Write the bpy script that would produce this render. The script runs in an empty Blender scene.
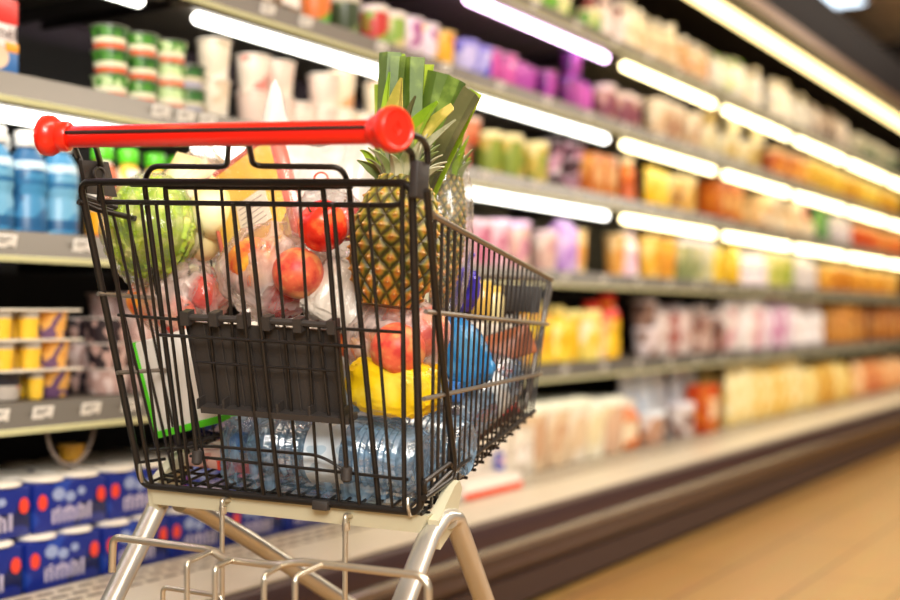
import bpy, bmesh, math, random
from mathutils import Vector, Matrix, noise
random.seed(7)
PI = math.pi
scene = bpy.context.scene
COL = scene.collection

# ------------------------------------------------------------------ colour / material helpers
def lin(c):
    return c/12.92 if c <= .04045 else ((c+.055)/1.055)**2.4
def rgb(h):
    if isinstance(h, str):
        h = h.lstrip('#'); h = tuple(int(h[i:i+2], 16)/255 for i in (0, 2, 4))
    return (lin(h[0]), lin(h[1]), lin(h[2]), 1.0)
MATS = {}
def mat(name, col, rough=.5, metal=0., spec=.5, alpha=1., noise_amt=0., nscale=20., bump=0., bscale=60., coat=0., trans=0.):
    key = (name,)
    if key in MATS: return MATS[key]
    m = bpy.data.materials.new(name); m.use_nodes = True
    nt = m.node_tree; b = nt.nodes['Principled BSDF']
    c = rgb(col)
    b.inputs['Base Color'].default_value = c
    b.inputs['Roughness'].default_value = rough
    b.inputs['Metallic'].default_value = metal
    b.inputs['Specular IOR Level'].default_value = spec
    b.inputs['Alpha'].default_value = alpha
    b.inputs['Coat Weight'].default_value = coat
    b.inputs['Transmission Weight'].default_value = trans
    tc = nt.nodes.new('ShaderNodeTexCoord')
    n = nt.nodes.new('ShaderNodeTexNoise'); n.inputs['Scale'].default_value = nscale; n.inputs['Detail'].default_value = 4
    nt.links.new(tc.outputs['Object'], n.inputs['Vector'])
    mx = nt.nodes.new('ShaderNodeMix'); mx.data_type = 'RGBA'
    a = max(noise_amt, .03)
    mx.inputs[6].default_value = tuple(x*(1-a) for x in c[:3])+(1,)
    mx.inputs[7].default_value = tuple(min(1, x*(1+a)) for x in c[:3])+(1,)
    nt.links.new(n.outputs['Fac'], mx.inputs[0]); nt.links.new(mx.outputs[2], b.inputs['Base Color'])
    if bump > 0:
        n2 = nt.nodes.new('ShaderNodeTexNoise'); n2.inputs['Scale'].default_value = bscale; n2.inputs['Detail'].default_value = 3
        nt.links.new(tc.outputs['Object'], n2.inputs['Vector'])
        bp = nt.nodes.new('ShaderNodeBump'); bp.inputs['Strength'].default_value = bump; bp.inputs['Distance'].default_value = .01
        nt.links.new(n2.outputs['Fac'], bp.inputs['Height']); nt.links.new(bp.outputs[0], b.inputs['Normal'])
    MATS[key] = m
    return m
def emit(name, col, s):
    m = bpy.data.materials.new(name); m.use_nodes = True; nt = m.node_tree
    nt.nodes.clear(); e = nt.nodes.new('ShaderNodeEmission'); o = nt.nodes.new('ShaderNodeOutputMaterial')
    e.inputs[0].default_value = rgb(col); e.inputs[1].default_value = s
    nt.links.new(e.outputs[0], o.inputs[0]); return m
def printed(name, c1, c2, c3, scale=22., rough=.35, bands=None, h=.1, vary=0.):
    """packaging print: blotches of three inks; bands = [(z fraction, colour)] printed rings by height"""
    m = bpy.data.materials.new(name); m.use_nodes = True; nt = m.node_tree; L = nt.links
    b = nt.nodes['Principled BSDF']; b.inputs['Roughness'].default_value = rough
    tc = nt.nodes.new('ShaderNodeTexCoord'); oi = nt.nodes.new('ShaderNodeObjectInfo')
    n = nt.nodes.new('ShaderNodeTexNoise'); n.inputs['Scale'].default_value = scale; n.inputs['Detail'].default_value = 1
    n.noise_dimensions = '3D'
    L.new(tc.outputs['Object'], n.inputs['Vector'])
    cr = nt.nodes.new('ShaderNodeValToRGB'); cr.color_ramp.interpolation = 'CONSTANT'
    e = cr.color_ramp.elements; e[0].position = 0; e[0].color = rgb(c2); e[1].position = .40; e[1].color = rgb(c1)
    x = e.new(.60); x.color = rgb(c3)
    sh1 = nt.nodes.new('ShaderNodeMath'); sh1.operation = 'MULTIPLY_ADD'; sh1.inputs[1].default_value = vary; sh1.inputs[2].default_value = -vary/2
    L.new(oi.outputs['Random'], sh1.inputs[0])
    sh2 = nt.nodes.new('ShaderNodeMath'); sh2.operation = 'ADD'; L.new(n.outputs['Fac'], sh2.inputs[0]); L.new(sh1.outputs[0], sh2.inputs[1])
    L.new(sh2.outputs[0], cr.inputs[0])
    out = cr.outputs[0]
    if bands:
        sp = nt.nodes.new('ShaderNodeSeparateXYZ'); L.new(tc.outputs['Object'], sp.inputs[0])
        dv = nt.nodes.new('ShaderNodeMath'); dv.operation = 'DIVIDE'; dv.inputs[1].default_value = h; L.new(sp.outputs[2], dv.inputs[0])
        r2 = nt.nodes.new('ShaderNodeValToRGB'); r2.color_ramp.interpolation = 'CONSTANT'
        el = r2.color_ramp.elements
        el[0].position = 0; el[0].color = (0, 0, 0, 0)
        el[1].position = .999; el[1].color = (0, 0, 0, 0)
        for z0, z1, c in bands:
            a = el.new(z0); a.color = rgb(c)
            q = el.new(z1); q.color = (0, 0, 0, 0)
        mx = nt.nodes.new('ShaderNodeMix'); mx.data_type = 'RGBA'
        L.new(dv.outputs[0], r2.inputs[0]); L.new(r2.outputs['Alpha'], mx.inputs[0]); L.new(out, mx.inputs[6]); L.new(r2.outputs[0], mx.inputs[7])
        out = mx.outputs[2]
    L.new(out, b.inputs['Base Color'])
    return m
def film(name, col='#ffffff', milky=.25, gloss=.2, wr=40., rough=.15):
    """thin crinkled plastic film"""
    m = bpy.data.materials.new(name); m.use_nodes = True; nt = m.node_tree; L = nt.links; nt.nodes.clear()
    o = nt.nodes.new('ShaderNodeOutputMaterial'); tr = nt.nodes.new('ShaderNodeBsdfTransparent')
    df = nt.nodes.new('ShaderNodeBsdfDiffuse'); df.inputs[0].default_value = rgb(col)
    tl = nt.nodes.new('ShaderNodeBsdfTranslucent'); tl.inputs[0].default_value = rgb(col)
    gl = nt.nodes.new('ShaderNodeBsdfGlossy'); gl.inputs['Roughness'].default_value = rough
    tc = nt.nodes.new('ShaderNodeTexCoord'); n = nt.nodes.new('ShaderNodeTexNoise')
    n.inputs['Scale'].default_value = wr; n.inputs['Detail'].default_value = 5; n.inputs['Distortion'].default_value = 1.5
    mp = nt.nodes.new('ShaderNodeMapping'); mp.inputs['Scale'].default_value = (1, 1, .35)
    L.new(tc.outputs['Object'], mp.inputs[0]); L.new(mp.outputs[0], n.inputs['Vector'])
    bp = nt.nodes.new('ShaderNodeBump'); bp.inputs['Strength'].default_value = .35; bp.inputs['Distance'].default_value = .008
    L.new(n.outputs['Fac'], bp.inputs['Height']); L.new(bp.outputs[0], gl.inputs['Normal']); L.new(bp.outputs[0], df.inputs['Normal'])
    rm = nt.nodes.new('ShaderNodeMapRange'); rm.inputs[1].default_value = .42; rm.inputs[2].default_value = .68
    rm.inputs[3].default_value = milky*.35; rm.inputs[4].default_value = min(1, milky*2.2); L.new(n.outputs['Fac'], rm.inputs[0])
    a = nt.nodes.new('ShaderNodeMixShader'); a.inputs[0].default_value = .45; L.new(df.outputs[0], a.inputs[1]); L.new(tl.outputs[0], a.inputs[2])
    b = nt.nodes.new('ShaderNodeMixShader'); L.new(rm.outputs[0], b.inputs[0]); L.new(tr.outputs[0], b.inputs[1]); L.new(a.outputs[0], b.inputs[2])
    fr = nt.nodes.new('ShaderNodeLayerWeight'); fr.inputs[0].default_value = .25
    ma = nt.nodes.new('ShaderNodeMath'); ma.operation = 'MULTIPLY_ADD'; ma.inputs[1].default_value = .5; ma.inputs[2].default_value = gloss*.4
    L.new(fr.outputs['Fresnel'], ma.inputs[0])
    c = nt.nodes.new('ShaderNodeMixShader'); L.new(ma.outputs[0], c.inputs[0]); L.new(b.outputs[0], c.inputs[1]); L.new(gl.outputs[0], c.inputs[2])
    L.new(c.outputs[0], o.inputs[0]); return m

# ------------------------------------------------------------------ object helpers
def link(name, bm, m=None, parent=None, smooth=True, recalc=True):
    if recalc: bmesh.ops.recalc_face_normals(bm, faces=bm.faces)
    me = bpy.data.meshes.new(name); bm.to_mesh(me); bm.free()
    if m is not None:
        for x in (m if isinstance(m, (list, tuple)) else [m]): me.materials.append(x)
    if smooth:
        for p in me.polygons: p.use_smooth = True
        try: me.set_sharp_from_angle(angle=math.radians(38))
        except Exception: pass
    o = bpy.data.objects.new(name, me); COL.objects.link(o)
    if parent is not None: o.parent = parent
    return o
def empty(name, loc=(0, 0, 0), rz=0, mtx=None):
    o = bpy.data.objects.new(name, None); COL.objects.link(o); o.empty_display_size = .05
    if mtx is not None: o.matrix_world = mtx
    else: o.location = loc; o.rotation_euler = (0, 0, rz)
    return o
def tag(o, label, cat, group=None, kind=None):
    o['label'] = label; o['category'] = cat
    if group: o['group'] = group
    if kind: o['kind'] = kind
    return o
def structure(o): o['kind'] = 'structure'; return o
def children_of(o): return CH.get(o.name, [])
def copy_tree(o, parent=None):
    c = o.copy(); COL.objects.link(c)
    if parent is not None: c.parent = parent
    for ch in o.children: copy_tree(ch, c)
    return c
def box(bm, x0, x1, y0, y1, z0, z1, bev=0., mi=0, mtx=None):
    r = bmesh.ops.create_cube(bm, size=1)
    vs = r['verts']
    for v in vs:
        v.co = Vector(((x0+x1)/2+v.co.x*(x1-x0), (y0+y1)/2+v.co.y*(y1-y0), (z0+z1)/2+v.co.z*(z1-z0)))
    fs = set(f for v in vs for f in v.link_faces)
    for f in fs: f.material_index = mi
    if bev > 0:
        es = set(e for v in vs for e in v.link_edges)
        rr = bmesh.ops.bevel(bm, geom=list(es), offset=bev, segments=2, profile=.5, affect='EDGES')
        for f in rr['faces']: f.material_index = mi
        vs = set(v for f in rr['faces'] for v in f.verts) | set(v for v in vs if v.is_valid)
    if mtx is not None:
        for v in vs: v.co = mtx @ v.co
def lathe(bm, prof, seg=24, mtx=None, mi=0, cap0=True, cap1=True, rx=1., ry=1.):
    rings = []
    for r, z in prof:
        ring = []
        for i in range(seg):
            a = 2*PI*i/seg; p = Vector((r*rx*math.cos(a), r*ry*math.sin(a), z))
            ring.append(bm.verts.new(mtx @ p if mtx else p))
        rings.append(ring)
    for a, b in zip(rings, rings[1:]):
        for i in range(seg):
            f = bm.faces.new((a[i], a[(i+1) % seg], b[(i+1) % seg], b[i])); f.material_index = mi
    if cap0: bm.faces.new(rings[0][::-1]).material_index = mi
    if cap1: bm.faces.new(rings[-1]).material_index = mi
def fillet(pts, rad, closed=False, n=5):
    if rad <= 0: return pts
    out = []; N = len(pts)
    for i, p in enumerate(pts):
        if not closed and i in (0, N-1): out.append(p); continue
        a = pts[(i-1) % N]; b = pts[(i+1) % N]
        da = a-p; db = b-p; r = min(rad, da.length*.48, db.length*.48)
        if da.length < 1e-6 or db.length < 1e-6: out.append(p); continue
        A = p+da.normalized()*r; B = p+db.normalized()*r
        for k in range(n+1):
            t = k/n; out.append(A*(1-t)**2+p*2*t*(1-t)+B*t*t)
    return out
def tube(bm, pts, r, seg=8, fil=0., closed=False, flat=1., flat_dir=None, mi=0, nfil=5):
    pts = fillet([Vector(p) for p in pts], fil, closed, nfil)
    q = [pts[0]]
    for p in pts[1:]:
        if (p-q[-1]).length > 1e-5: q.append(p)
    pts = q; N = len(pts)
    tang = []
    for i in range(N):
        if closed: t = pts[(i+1) % N]-pts[(i-1) % N]
        else: t = pts[min(i+1, N-1)]-pts[max(i-1, 0)]
        tang.append(t.normalized())
    up = Vector(flat_dir) if flat_dir is not None else Vector((0, 0, 1))
    if abs(tang[0].dot(up)) > .9 and flat_dir is None: up = Vector((0, 1, 0))
    nrm = (up - tang[0]*up.dot(tang[0])).normalized()
    rings = []
    for i in range(N):
        t = tang[i]; nrm = (nrm - t*nrm.dot(t)).normalized(); bi = t.cross(nrm)
        rr = r[i] if isinstance(r, (list, tuple)) else r
        rings.append([bm.verts.new(pts[i]+nrm*math.cos(2*PI*k/seg)*rr+bi*math.sin(2*PI*k/seg)*rr*flat) for k in range(seg)])
    R = list(zip(rings, rings[1:]))
    if closed: R.append((rings[-1], rings[0]))
    for a, b in R:
        for k in range(seg): bm.faces.new((a[k], a[(k+1) % seg], b[(k+1) % seg], b[k])).material_index = mi
    if not closed:
        bm.faces.new(rings[0][::-1]).material_index = mi; bm.faces.new(rings[-1]).material_index = mi
def poly_prism(bm, pts, thick, mi=0):
    """pts: ordered 3D outline, thick: offset vector"""
    a = [bm.verts.new(Vector(p)) for p in pts]; b = [bm.verts.new(Vector(p)+Vector(thick)) for p in pts]
    n = len(a); bm.faces.new(a[::-1]).material_index = mi; bm.faces.new(b).material_index = mi
    for i in range(n): bm.faces.new((a[i], a[(i+1) % n], b[(i+1) % n], b[i])).material_index = mi
def NB(): return bmesh.new()

# ------------------------------------------------------------------ camera
F_PX = 1250.; HC = .79; HY = 317.
cam = bpy.data.cameras.new('camera'); camo = bpy.data.objects.new('camera', cam); COL.objects.link(camo)
camo.location = (0, 0, HC); camo.rotation_euler = (PI/2, 0, 0)
cam.sensor_width = 36; cam.lens = F_PX/900*36; cam.shift_y = (HY-300)/900
cam.dof.use_dof = True; cam.dof.focus_distance = 1.72; cam.dof.aperture_fstop = 1.9
cam.clip_end = 60; scene.camera = camo

# ------------------------------------------------------------------ frames of reference
# chiller: s runs along it, t runs into it, z up
DS = Vector((755, 1250, 0)).normalized(); NT = Vector((-DS.y, DS.x, 0))
RZ = math.atan2(DS.y, DS.x)
KX = DS.y + 755/1250*DS.x          # horizontal scale used when reading stations off the photograph
def sh(s, t, z): return DS*s+NT*t+Vector((0, 0, z))
def s_at(x, t=1.97):
    Y = 1250*KX*t/(1205-x); return (Y-DS.x*t)/DS.y
# cart: u to its right, v forward, w up, origin on the rear rim
CO = Vector((-.267, 1.607, .9645)); CR = Vector((.914, -.402, -.051)).normalized()
CF = Vector((.4026, .9154, 0)).normalized(); CU = CR.cross(CF).normalized()
CM = Matrix(((CR.x, CF.x, CU.x, CO.x), (CR.y, CF.y, CU.y, CO.y), (CR.z, CF.z, CU.z, CO.z), (0, 0, 0, 1)))
CI = CM.inverted()
CAMP = CI @ Vector((0, 0, HC)); CR3 = CM.to_3x3().inverted()
def ray(x, y): return CR3 @ Vector(((x-450)/F_PX, 1, (HY-y)/F_PX))
def on_v(x, y, v):
    d = ray(x, y); k = (v-CAMP.y)/d.y; return CAMP+d*k
SL = .127/.425      # slope of the rear gate (forward per metre down)
def rear(x, y, off=0.):
    """point of the sloping rear gate plane seen at photo position x,y (cart coordinates); off = towards the front"""
    d = ray(x, y); k = (off-SL*CAMP.z-CAMP.y)/(d.y+SL*d.z); return CAMP+d*k
def hw(v, w):       # half width of the basket at a station
    top = .266-.081*v/.70; rel = -w/.425
    return top-(.037*(1-v/.9))*rel
def side(v, w, s=1): return Vector((s*hw(v, w), v, w))
def rim(v): return -.1*max(v, 0)/.70
def bot(v): return -.425+.075*max(v-.127, 0)/.5
def cw(p): return CM @ Vector(p)          # cart -> world

# ------------------------------------------------------------------ materials
M_black = mat('case_black', '#17120f', .6)
M_back = mat('case_back', '#1c1613', .6)
M_shelf = mat('shelf_steel', '#6b655c', .4, .3)
M_rail = mat('price_rail_grey', '#6b665e', .35, .2)
M_railcream = mat('price_rail_lip', '#d0d0a0', .35)
M_fascia = mat('kerb_mauve', '#46302f', .3, .2)
M_kick = mat('kick_plate', '#3a2824', .5)
M_bump = mat('bumper_grey', '#857c78', .2, .7)
M_kerbtop = mat('kerb_top', '#d9cfba', .35, .1, noise_amt=.1)
M_tag = mat('tag_white', '#e6e2da', .5)
M_ink = mat('ink', '#4a4642', .6)
M_wire = mat('cart_wire', '#272320', .36, .45, noise_amt=.08)
M_plast = mat('cart_plastic', '#312c29', .5, noise_amt=.06, bump=.1, bscale=400)
M_red = mat('handle_red', '#dc1c0c', .28, coat=.3)
M_redcap = mat('handle_cap_red', '#e02410', .3, coat=.2)
M_slot = mat('handle_slot', '#2a0d08', .6)
M_chrome = mat('cart_zinc', '#cdc4b2', .28, .85, noise_amt=.08)
M_cream = mat('chassis_paint', '#c9c4a8', .4, .2)
M_rubber = mat('caster_rubber', '#2b2a29', .7)

# ------------------------------------------------------------------ room
def floor_mat():
    m = bpy.data.materials.new('floor_planks'); m.use_nodes = True; nt = m.node_tree; L = nt.links
    b = nt.nodes['Principled BSDF']; b.inputs['Roughness'].default_value = .3; b.inputs['Specular IOR Level'].default_value = .5
    tc = nt.nodes.new('ShaderNodeTexCoord'); br = nt.nodes.new('ShaderNodeTexBrick')
    br.inputs['Scale'].default_value = 1; br.inputs['Brick Width'].default_value = 1.2; br.inputs['Row Height'].default_value = .26
    br.inputs['Mortar Size'].default_value = .005; br.inputs['Mortar Smooth'].default_value = .1
    br.inputs['Color1'].default_value = rgb('#b08850'); br.inputs['Color2'].default_value = rgb('#a87f48'); br.inputs['Mortar'].default_value = rgb('#6b4e2a')
    mo = nt.nodes.new('ShaderNodeMapping'); mo.inputs['Location'].default_value = (.35, -1.013+.78, 0); L.new(tc.outputs['Object'], mo.inputs[0]); L.new(mo.outputs[0], br.inputs['Vector'])
    n = nt.nodes.new('ShaderNodeTexNoise'); n.inputs['Scale'].default_value = 6; n.inputs['Detail'].default_value = 5
    mp = nt.nodes.new('ShaderNodeMapping'); mp.inputs['Scale'].default_value = (.4, 5, 1); L.new(tc.outputs['Object'], mp.inputs[0]); L.new(mp.outputs[0], n.inputs['Vector'])
    mx = nt.nodes.new('ShaderNodeMix'); mx.data_type = 'RGBA'; mx.blend_type = 'MULTIPLY'; mx.inputs[0].default_value = .25
    L.new(br.outputs[0], mx.inputs[6]); L.new(n.outputs['Color'], mx.inputs[7]); L.new(mx.outputs[2], b.inputs['Base Color'])
    return m
def ceil_mat():
    m = bpy.data.materials.new('ceiling_tiles'); m.use_nodes = True; nt = m.node_tree; L = nt.links
    b = nt.nodes['Principled BSDF']; b.inputs['Roughness'].default_value = .8
    tc = nt.nodes.new('ShaderNodeTexCoord'); br = nt.nodes.new('ShaderNodeTexBrick'); br.offset = 0
    br.inputs['Scale'].default_value = 1; br.inputs['Brick Width'].default_value = .6; br.inputs['Row Height'].default_value = .6; br.inputs['Mortar Size'].default_value = .012
    br.inputs['Color1'].default_value = rgb('#fff0d8'); br.inputs['Color2'].default_value = rgb('#f8e8cc'); br.inputs['Mortar'].default_value = rgb('#a89274')
    L.new(tc.outputs['Object'], br.inputs['Vector']); L.new(br.outputs[0], b.inputs['Base Color']); return m
def srect(name, s0, s1, t0, t1, z0, z1, m, off=(0, 0, 0)):
    bm = NB(); box(bm, s0, s1, t0, t1, z0, z1)
    o = link(name, bm, m, smooth=False); o.rotation_euler = (0, 0, RZ); return structure(o)
fl = srect('floor', -2.5, 13.2, -3.0, 2.76, -.06, 0, floor_mat())
srect('ceiling', -2.5, 13.2, -3.0, 2.76, 3.2, 3.26, ceil_mat())
srect('wall_back', -2.5, 13.2, 2.7, 2.8, 0, 3.2, mat('wall_dark', '#3a322c', .7))
srect('wall_end', 13.1, 13.2, -3.0, 2.7, 0, 3.2, mat('wall_end_dark', '#2c2420', .6))
# bulkhead hanging across the aisle end
srect('trim_1', 11.4, 11.9, -3.0, 2.69, 2.45, 3.2, mat('bulkhead', '#33291f', .6))

# ------------------------------------------------------------------ the chiller
case = empty('display_case', (0, 0, 0), RZ)
tag(case, 'long open-front refrigerated display case with five lit shelves and dark kerb', 'refrigerated display case')
S0, S1 = .0, 12.0
T = 1.95
bm = NB(); box(bm, S0, S1, 1.90, 2.62, .02, .255); link('deck', bm, M_shelf, case, False)
# kerb cross-section
bm = NB()
prof = [(1.905, .02), (1.60, .02), (1.60, .09), (1.572, .115), (1.560, .14), (1.556, .235), (1.566, .256), (1.590, .263), (1.905, .263)]
poly_prism(bm, [(S0, t, z) for t, z in prof], (S1-S0, 0, 0)); link('kerb', bm, M_fascia, case, True)
bm = NB(); poly_prism(bm, [(S0, t, z) for t, z in [(1.553, .172), (1.540, .178), (1.538, .196), (1.553, .204)]], (S1-S0, 0, 0)); link('bumper_strip', bm, M_bump, case)
bm = NB(); poly_prism(bm, [(S0, t, z) for t, z in [(1.590, .015), (1.582, .02), (1.582, .095), (1.597, .10)]], (S1-S0, 0, 0)); link('kick_plate', bm, M_kick, case)
bm = NB(); box(bm, S0, S1, 1.585, 1.90, .2632, .268); link('kerb_top', bm, M_kerbtop, case, False)
bm = NB()
k = 0
for i in range(int((S1-S0)/.05)):
    for t0 in (1.78, 1.82, 1.86): box(bm, S0+i*.05, S0+i*.05+.035, t0, t0+.012, .268, .2695)
link('air_grille', bm, mat('grille_dark', '#6a5d50', .5), case, False)
bm = NB(); box(bm, S0, S1, 2.55, 2.62, .25, 2.45); link('back_panel', bm, M_back, case, False)
bm = NB(); box(bm, S0-.05, S0, 1.56, 2.62, 0.02, 2.5); link('end_panel', bm, M_black, case, False)
bm = NB(); box(bm, S1, S1+.05, 1.56, 2.62, 0.02, 2.5); link('end_panel', bm, M_black, case, False)
# canopy
bm = NB(); poly_prism(bm, [(S0, t, z) for t, z in [(2.62, 2.30), (1.90, 2.30), (1.86, 2.20), (1.76, 2.20), (1.75, 2.22), (1.75, 2.50), (2.62, 2.50)]], (S1-S0, 0, 0))
cano = link('canopy', bm, mat('canopy_dark', '#1c1516', .6, .0, .2), case)
bm = NB(); box(bm, S0, S1, 1.742, 1.752, 2.195, 2.245); link('fascia_trim', bm, mat('canopy_lip', '#8a6a50', .35, .3), cano, False)
SHELVES = {'A': 1.87, 'B': 1.555, 'C': 1.257, 'D': .955, 'E': .625}
M_w = emit('tube_warm', '#ffe9b0', 9); M_n = emit('tube_neutral', '#fffaee', 7); M_p = emit('tube_pink', '#ffd4ff', 9); M_c = emit('tube_canopy', '#ffdf98', 4)
BAY = 1.24; B0 = .84-BAY
bays = [(max(S0, B0+BAY*i), min(S1, B0+BAY*(i+1))) for i in range(0, 11) if B0+BAY*i < S1 and B0+BAY*(i+1) > S0]
def mkbox(name, a, m, par, bev=0):
    bm = NB(); box(bm, *a, bev=bev); return link(name, bm, m, par, bev > 0)
for i, (a, b) in enumerate(bays):
    for kx, z in SHELVES.items():
        sf = mkbox('shelf', (a+.002, b-.002, T+.012, T+.50, z-.022, z-.002), M_shelf, case)
        bm = NB(); poly_prism(bm, [(a+.002, t, zz) for t, zz in [(T+.012, z), (T, z), (T-.014, z-.05), (T-.008, z-.055), (T+.012, z-.05)]], (b-a-.004, 0, 0))
        link('price_rail', bm, M_rail, sf)
        bm = NB(); poly_prism(bm, [(a+.002, t, zz) for t, zz in [(T-.014, z-.048), (T-.017, z-.05), (T-.013, z-.060), (T-.006, z-.056)]], (b-a-.004, 0, 0))
        link('rail_lip', bm, M_railcream, sf)
        for q in (a+.03, b-.04): mkbox('bracket', (q, q+.008, T+.05, T+.5, z-.06, z-.022), M_black, sf)
        if kx in 'ABC':
            m = M_n
            if kx == 'A' and a < 4.4: m = M_p
            elif a > 4.4: m = M_w
            bm = NB()
            mm = Matrix.Translation((a+.085, T+.045, z-.074)) @ Matrix.Rotation(PI/2, 4, 'Y')
            lathe(bm, [(.010, 0), (.0145, .008), (.0145, b-a-.178), (.010, b-a-.17)], 12, mm)
            lt = link('light_tube', bm, m, sf)
            bm = NB(); box(bm, a+.02, b-.02, T+.03, T+.06, z-.058, z-.022); link('light_housing', bm, M_rail, sf, False)
    # canopy tube
    bm = NB(); box(bm, a+.005, b-.005, 1.835, 1.885, 2.14, 2.19, bev=.008); link('light_tube', bm, M_c, cano)

# ------------------------------------------------------------------ packaged products
def b_cup(w, h, d, m, lidm, lid=True):
    bm = NB(); r = w/2
    lathe(bm, [(r*.74, 0), (r*.78, h*.03), (r*.93, h*.86), (r*.93, h*.93), (r, h*.94)], 20)
    b = NB(); lathe(b, [(r, h*.94), (r*1.03, h*.95), (r*1.03, h*.985), (r*.96, h)], 20); return bm, b, 'lid'
def b_tub(w, h, d, m, lidm):
    bm = NB(); r = w/2
    lathe(bm, [(r*.84, 0), (r*.88, h*.04), (r*.97, h*.84)], 20, ry=d/w)
    b = NB(); lathe(b, [(r*1.0, h*.84), (r*1.03, h*.86), (r*1.03, h*.96), (r*.96, h)], 20, ry=d/w); return bm, b, 'lid'
def b_bottle(w, h, d, m, lidm):
    bm = NB(); r = w/2
    lathe(bm, [(r*.86, 0), (r, h*.02), (r, h*.30), (r*.93, h*.34), (r*.93, h*.4), (r, h*.44), (r, h*.62), (r*.9, h*.71), (r*.62, h*.80), (r*.5, h*.83), (r*.5, h*.86)], 22)
    b = NB(); lathe(b, [(r*.62, h*.845), (r*.66, h*.86), (r*.66, h*.985), (r*.6, h)], 22); return bm, b, 'cap'
def b_carton(w, h, d, m, lidm):
    bm = NB(); box(bm, -w/2, w/2, -d/2, d/2, 0, h*.8, bev=.002)
    poly_prism(bm, [(-w/2, -d/2, h*.8), (-w/2, d/2, h*.8), (-w/2, .004, h*.97), (-w/2, -.004, h*.97)], (w, 0, 0))
    box(bm, -w/2, w/2, -.003, .003, h*.96, h)
    b = NB(); lathe(b, [(w*.18, 0), (w*.18, .012)], 14, Matrix.Translation((0, -d*.26, h*.88)) @ Matrix.Rotation(math.radians(45), 4, 'X')); return bm, b, 'cap'
def b_box(w, h, d, m, lidm):
    bm = NB(); box(bm, -w/2, w/2, -d/2, d/2, 0, h, bev=.003)
    b = NB(); box(b, -w*.34, w*.34, -d/2-.0015, -d/2+.001, h*.3, h*.72); return bm, b, 'front_label'
def b_pouch(w, h, d, m, lidm):
    bm = NB(); nx, nz = 10, 12; V = {}
    for sgn in (-1, 1):
        for i in range(nx+1):
            for j in range(nz+1):
                x = -1+2*i/nx; z = j/nz; e = (1-abs(x)**3)*max(0, (1-z**4))*(1 if z > 0 else .7)
                if sgn == 1 and (i in (0, nx) or j == nz): V[sgn, i, j] = V[-1, i, j]; continue
                V[sgn, i, j] = bm.verts.new((x*w/2, sgn*d/2*(e*.95+.04)*(1+.12*math.sin(7*x+5*z)), z*h))
    for sgn in (-1, 1):
        for i in range(nx):
            for j in range(nz):
                f = [V[sgn, i, j], V[sgn, i+1, j], V[sgn, i+1, j+1], V[sgn, i, j+1]]
                f2 = []
                for q in f:
                    if q not in f2: f2.append(q)
                try: bm.faces.new(f2)
                except ValueError: pass
    b = NB(); box(b, -w/2, w/2, -.002, .002, h*.95, h*1.03); return bm, b, 'top_seal'
KIND = dict(cup=b_cup, tub=b_tub, bottle=b_bottle, carton=b_carton, box=b_box, pouch=b_pouch)
LBL = set()
NPROD = 0
def make_product(kind, name, w, h, d, m, lidm):
    body, top, tn = KIND[kind](w, h, d, m, lidm)
    root = empty(name)
    link('body', body, m, root); link(tn, top, lidm, root, True)
    return root
def cluster(shelf, x0, x1, kind, name, w, h, c1, c2, c3, lidc, label, cat, group, stack=1, rows=1, d=None, gap=.006, t0=1.975, jit=.006, bands=None, scale=15, tfront=None, mi_rough=.35, vary=.34, skip=.10):
    """one run of a product on a shelf between two stations read off the photograph"""
    global NPROD
    assert label not in LBL, label
    LBL.add(label)
    z = SHELVES.get(shelf, .256)+.0005
    d = d or w
    m = printed('print_'+name+str(len(LBL)), c1, c2, c3, scale, mi_rough, bands, h, vary); lm = mat('top_'+name+str(len(LBL)), lidc, .3)
    if kind == 'box': lm = printed('label_'+str(len(LBL)), lidc, c2, lidc, scale*1.5)
    tf = (t0 if tfront is None else tfront)
    root = make_product(kind, name, w, h, d, m, lm)
    first = True
    sa, sb = s_at(x0, tf+d/2), s_at(x1, tf+d/2)
    far = x0 > 455
    if far: gap += .008; jit = .05
    n = max(1, int(round((sb-sa)/(w+gap))))
    if group is None: n = 1
    for i in range(n):
        s = sa+w/2+i*(w+gap)
        for rw in range(rows):
            if tf+d/2+rw*(d*1.15+.008)+d/2 > 2.5: break
            if far and n > 2 and random.random() < skip: continue
            st = stack if not isinstance(stack, (list, tuple)) else stack[i % len(stack)]
            hs = random.uniform(.88, 1.06) if (far and kind in ('pouch', 'bottle', 'carton')) else 1.
            for k in range(st):
                o = root if first else copy_tree(root); first = False
                p = sh(s+random.uniform(-1, 1)*gap*.35, tf+d/2+.004+rw*(d*(1.15 if kind == 'pouch' else 1)+.008)+(random.uniform(0, jit) if rows == 1 else 0), z+k*(h+.0006))
                o.location = p; o.rotation_euler = (0, 0, RZ+random.uniform(-.05, .05) * (1 if kind in ('cup', 'bottle', 'tub') else .25))
                o.scale = (1, 1, hs)
                tag(o, label, cat, group); NPROD += 1
    return root
C = cluster
G = lambda a: a
# --- top shelf (A)
C('A', 470, 592, 'tub', 'salad_tub', .11, .10, '#6fae2e', '#e8e2a0', '#2d6b20', '#f0e6b4', 'green and yellow salad tub at the frame edge of the top shelf', 'tub', 'green tubs on the top shelf')
C('A', 594, 626, 'bottle', 'drink_bottle', .062, .18, '#8a3a3a', '#e9d7d0', '#b04a48', '#e8d8d0', 'dark red drink bottle at the left of the top shelf row', 'bottle', 'red bottles on the top shelf')
C('A', 628, 680, 'bottle', 'dairy_bottle', .066, .20, '#ead9b4', '#d8b98a', '#f4ecd8', '#f6edd8', 'cream dairy bottle on the top shelf beside the red bottles', 'bottle', 'cream bottles on the top shelf')
C('A', 682, 716, 'bottle', 'juice_bottle', .07, .205, '#e2b277', '#cf8a48', '#f0d9b4', '#f7eedb', 'peach coloured drink bottle on the top shelf with white cap', 'bottle', 'peach bottles on the top shelf')
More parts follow.
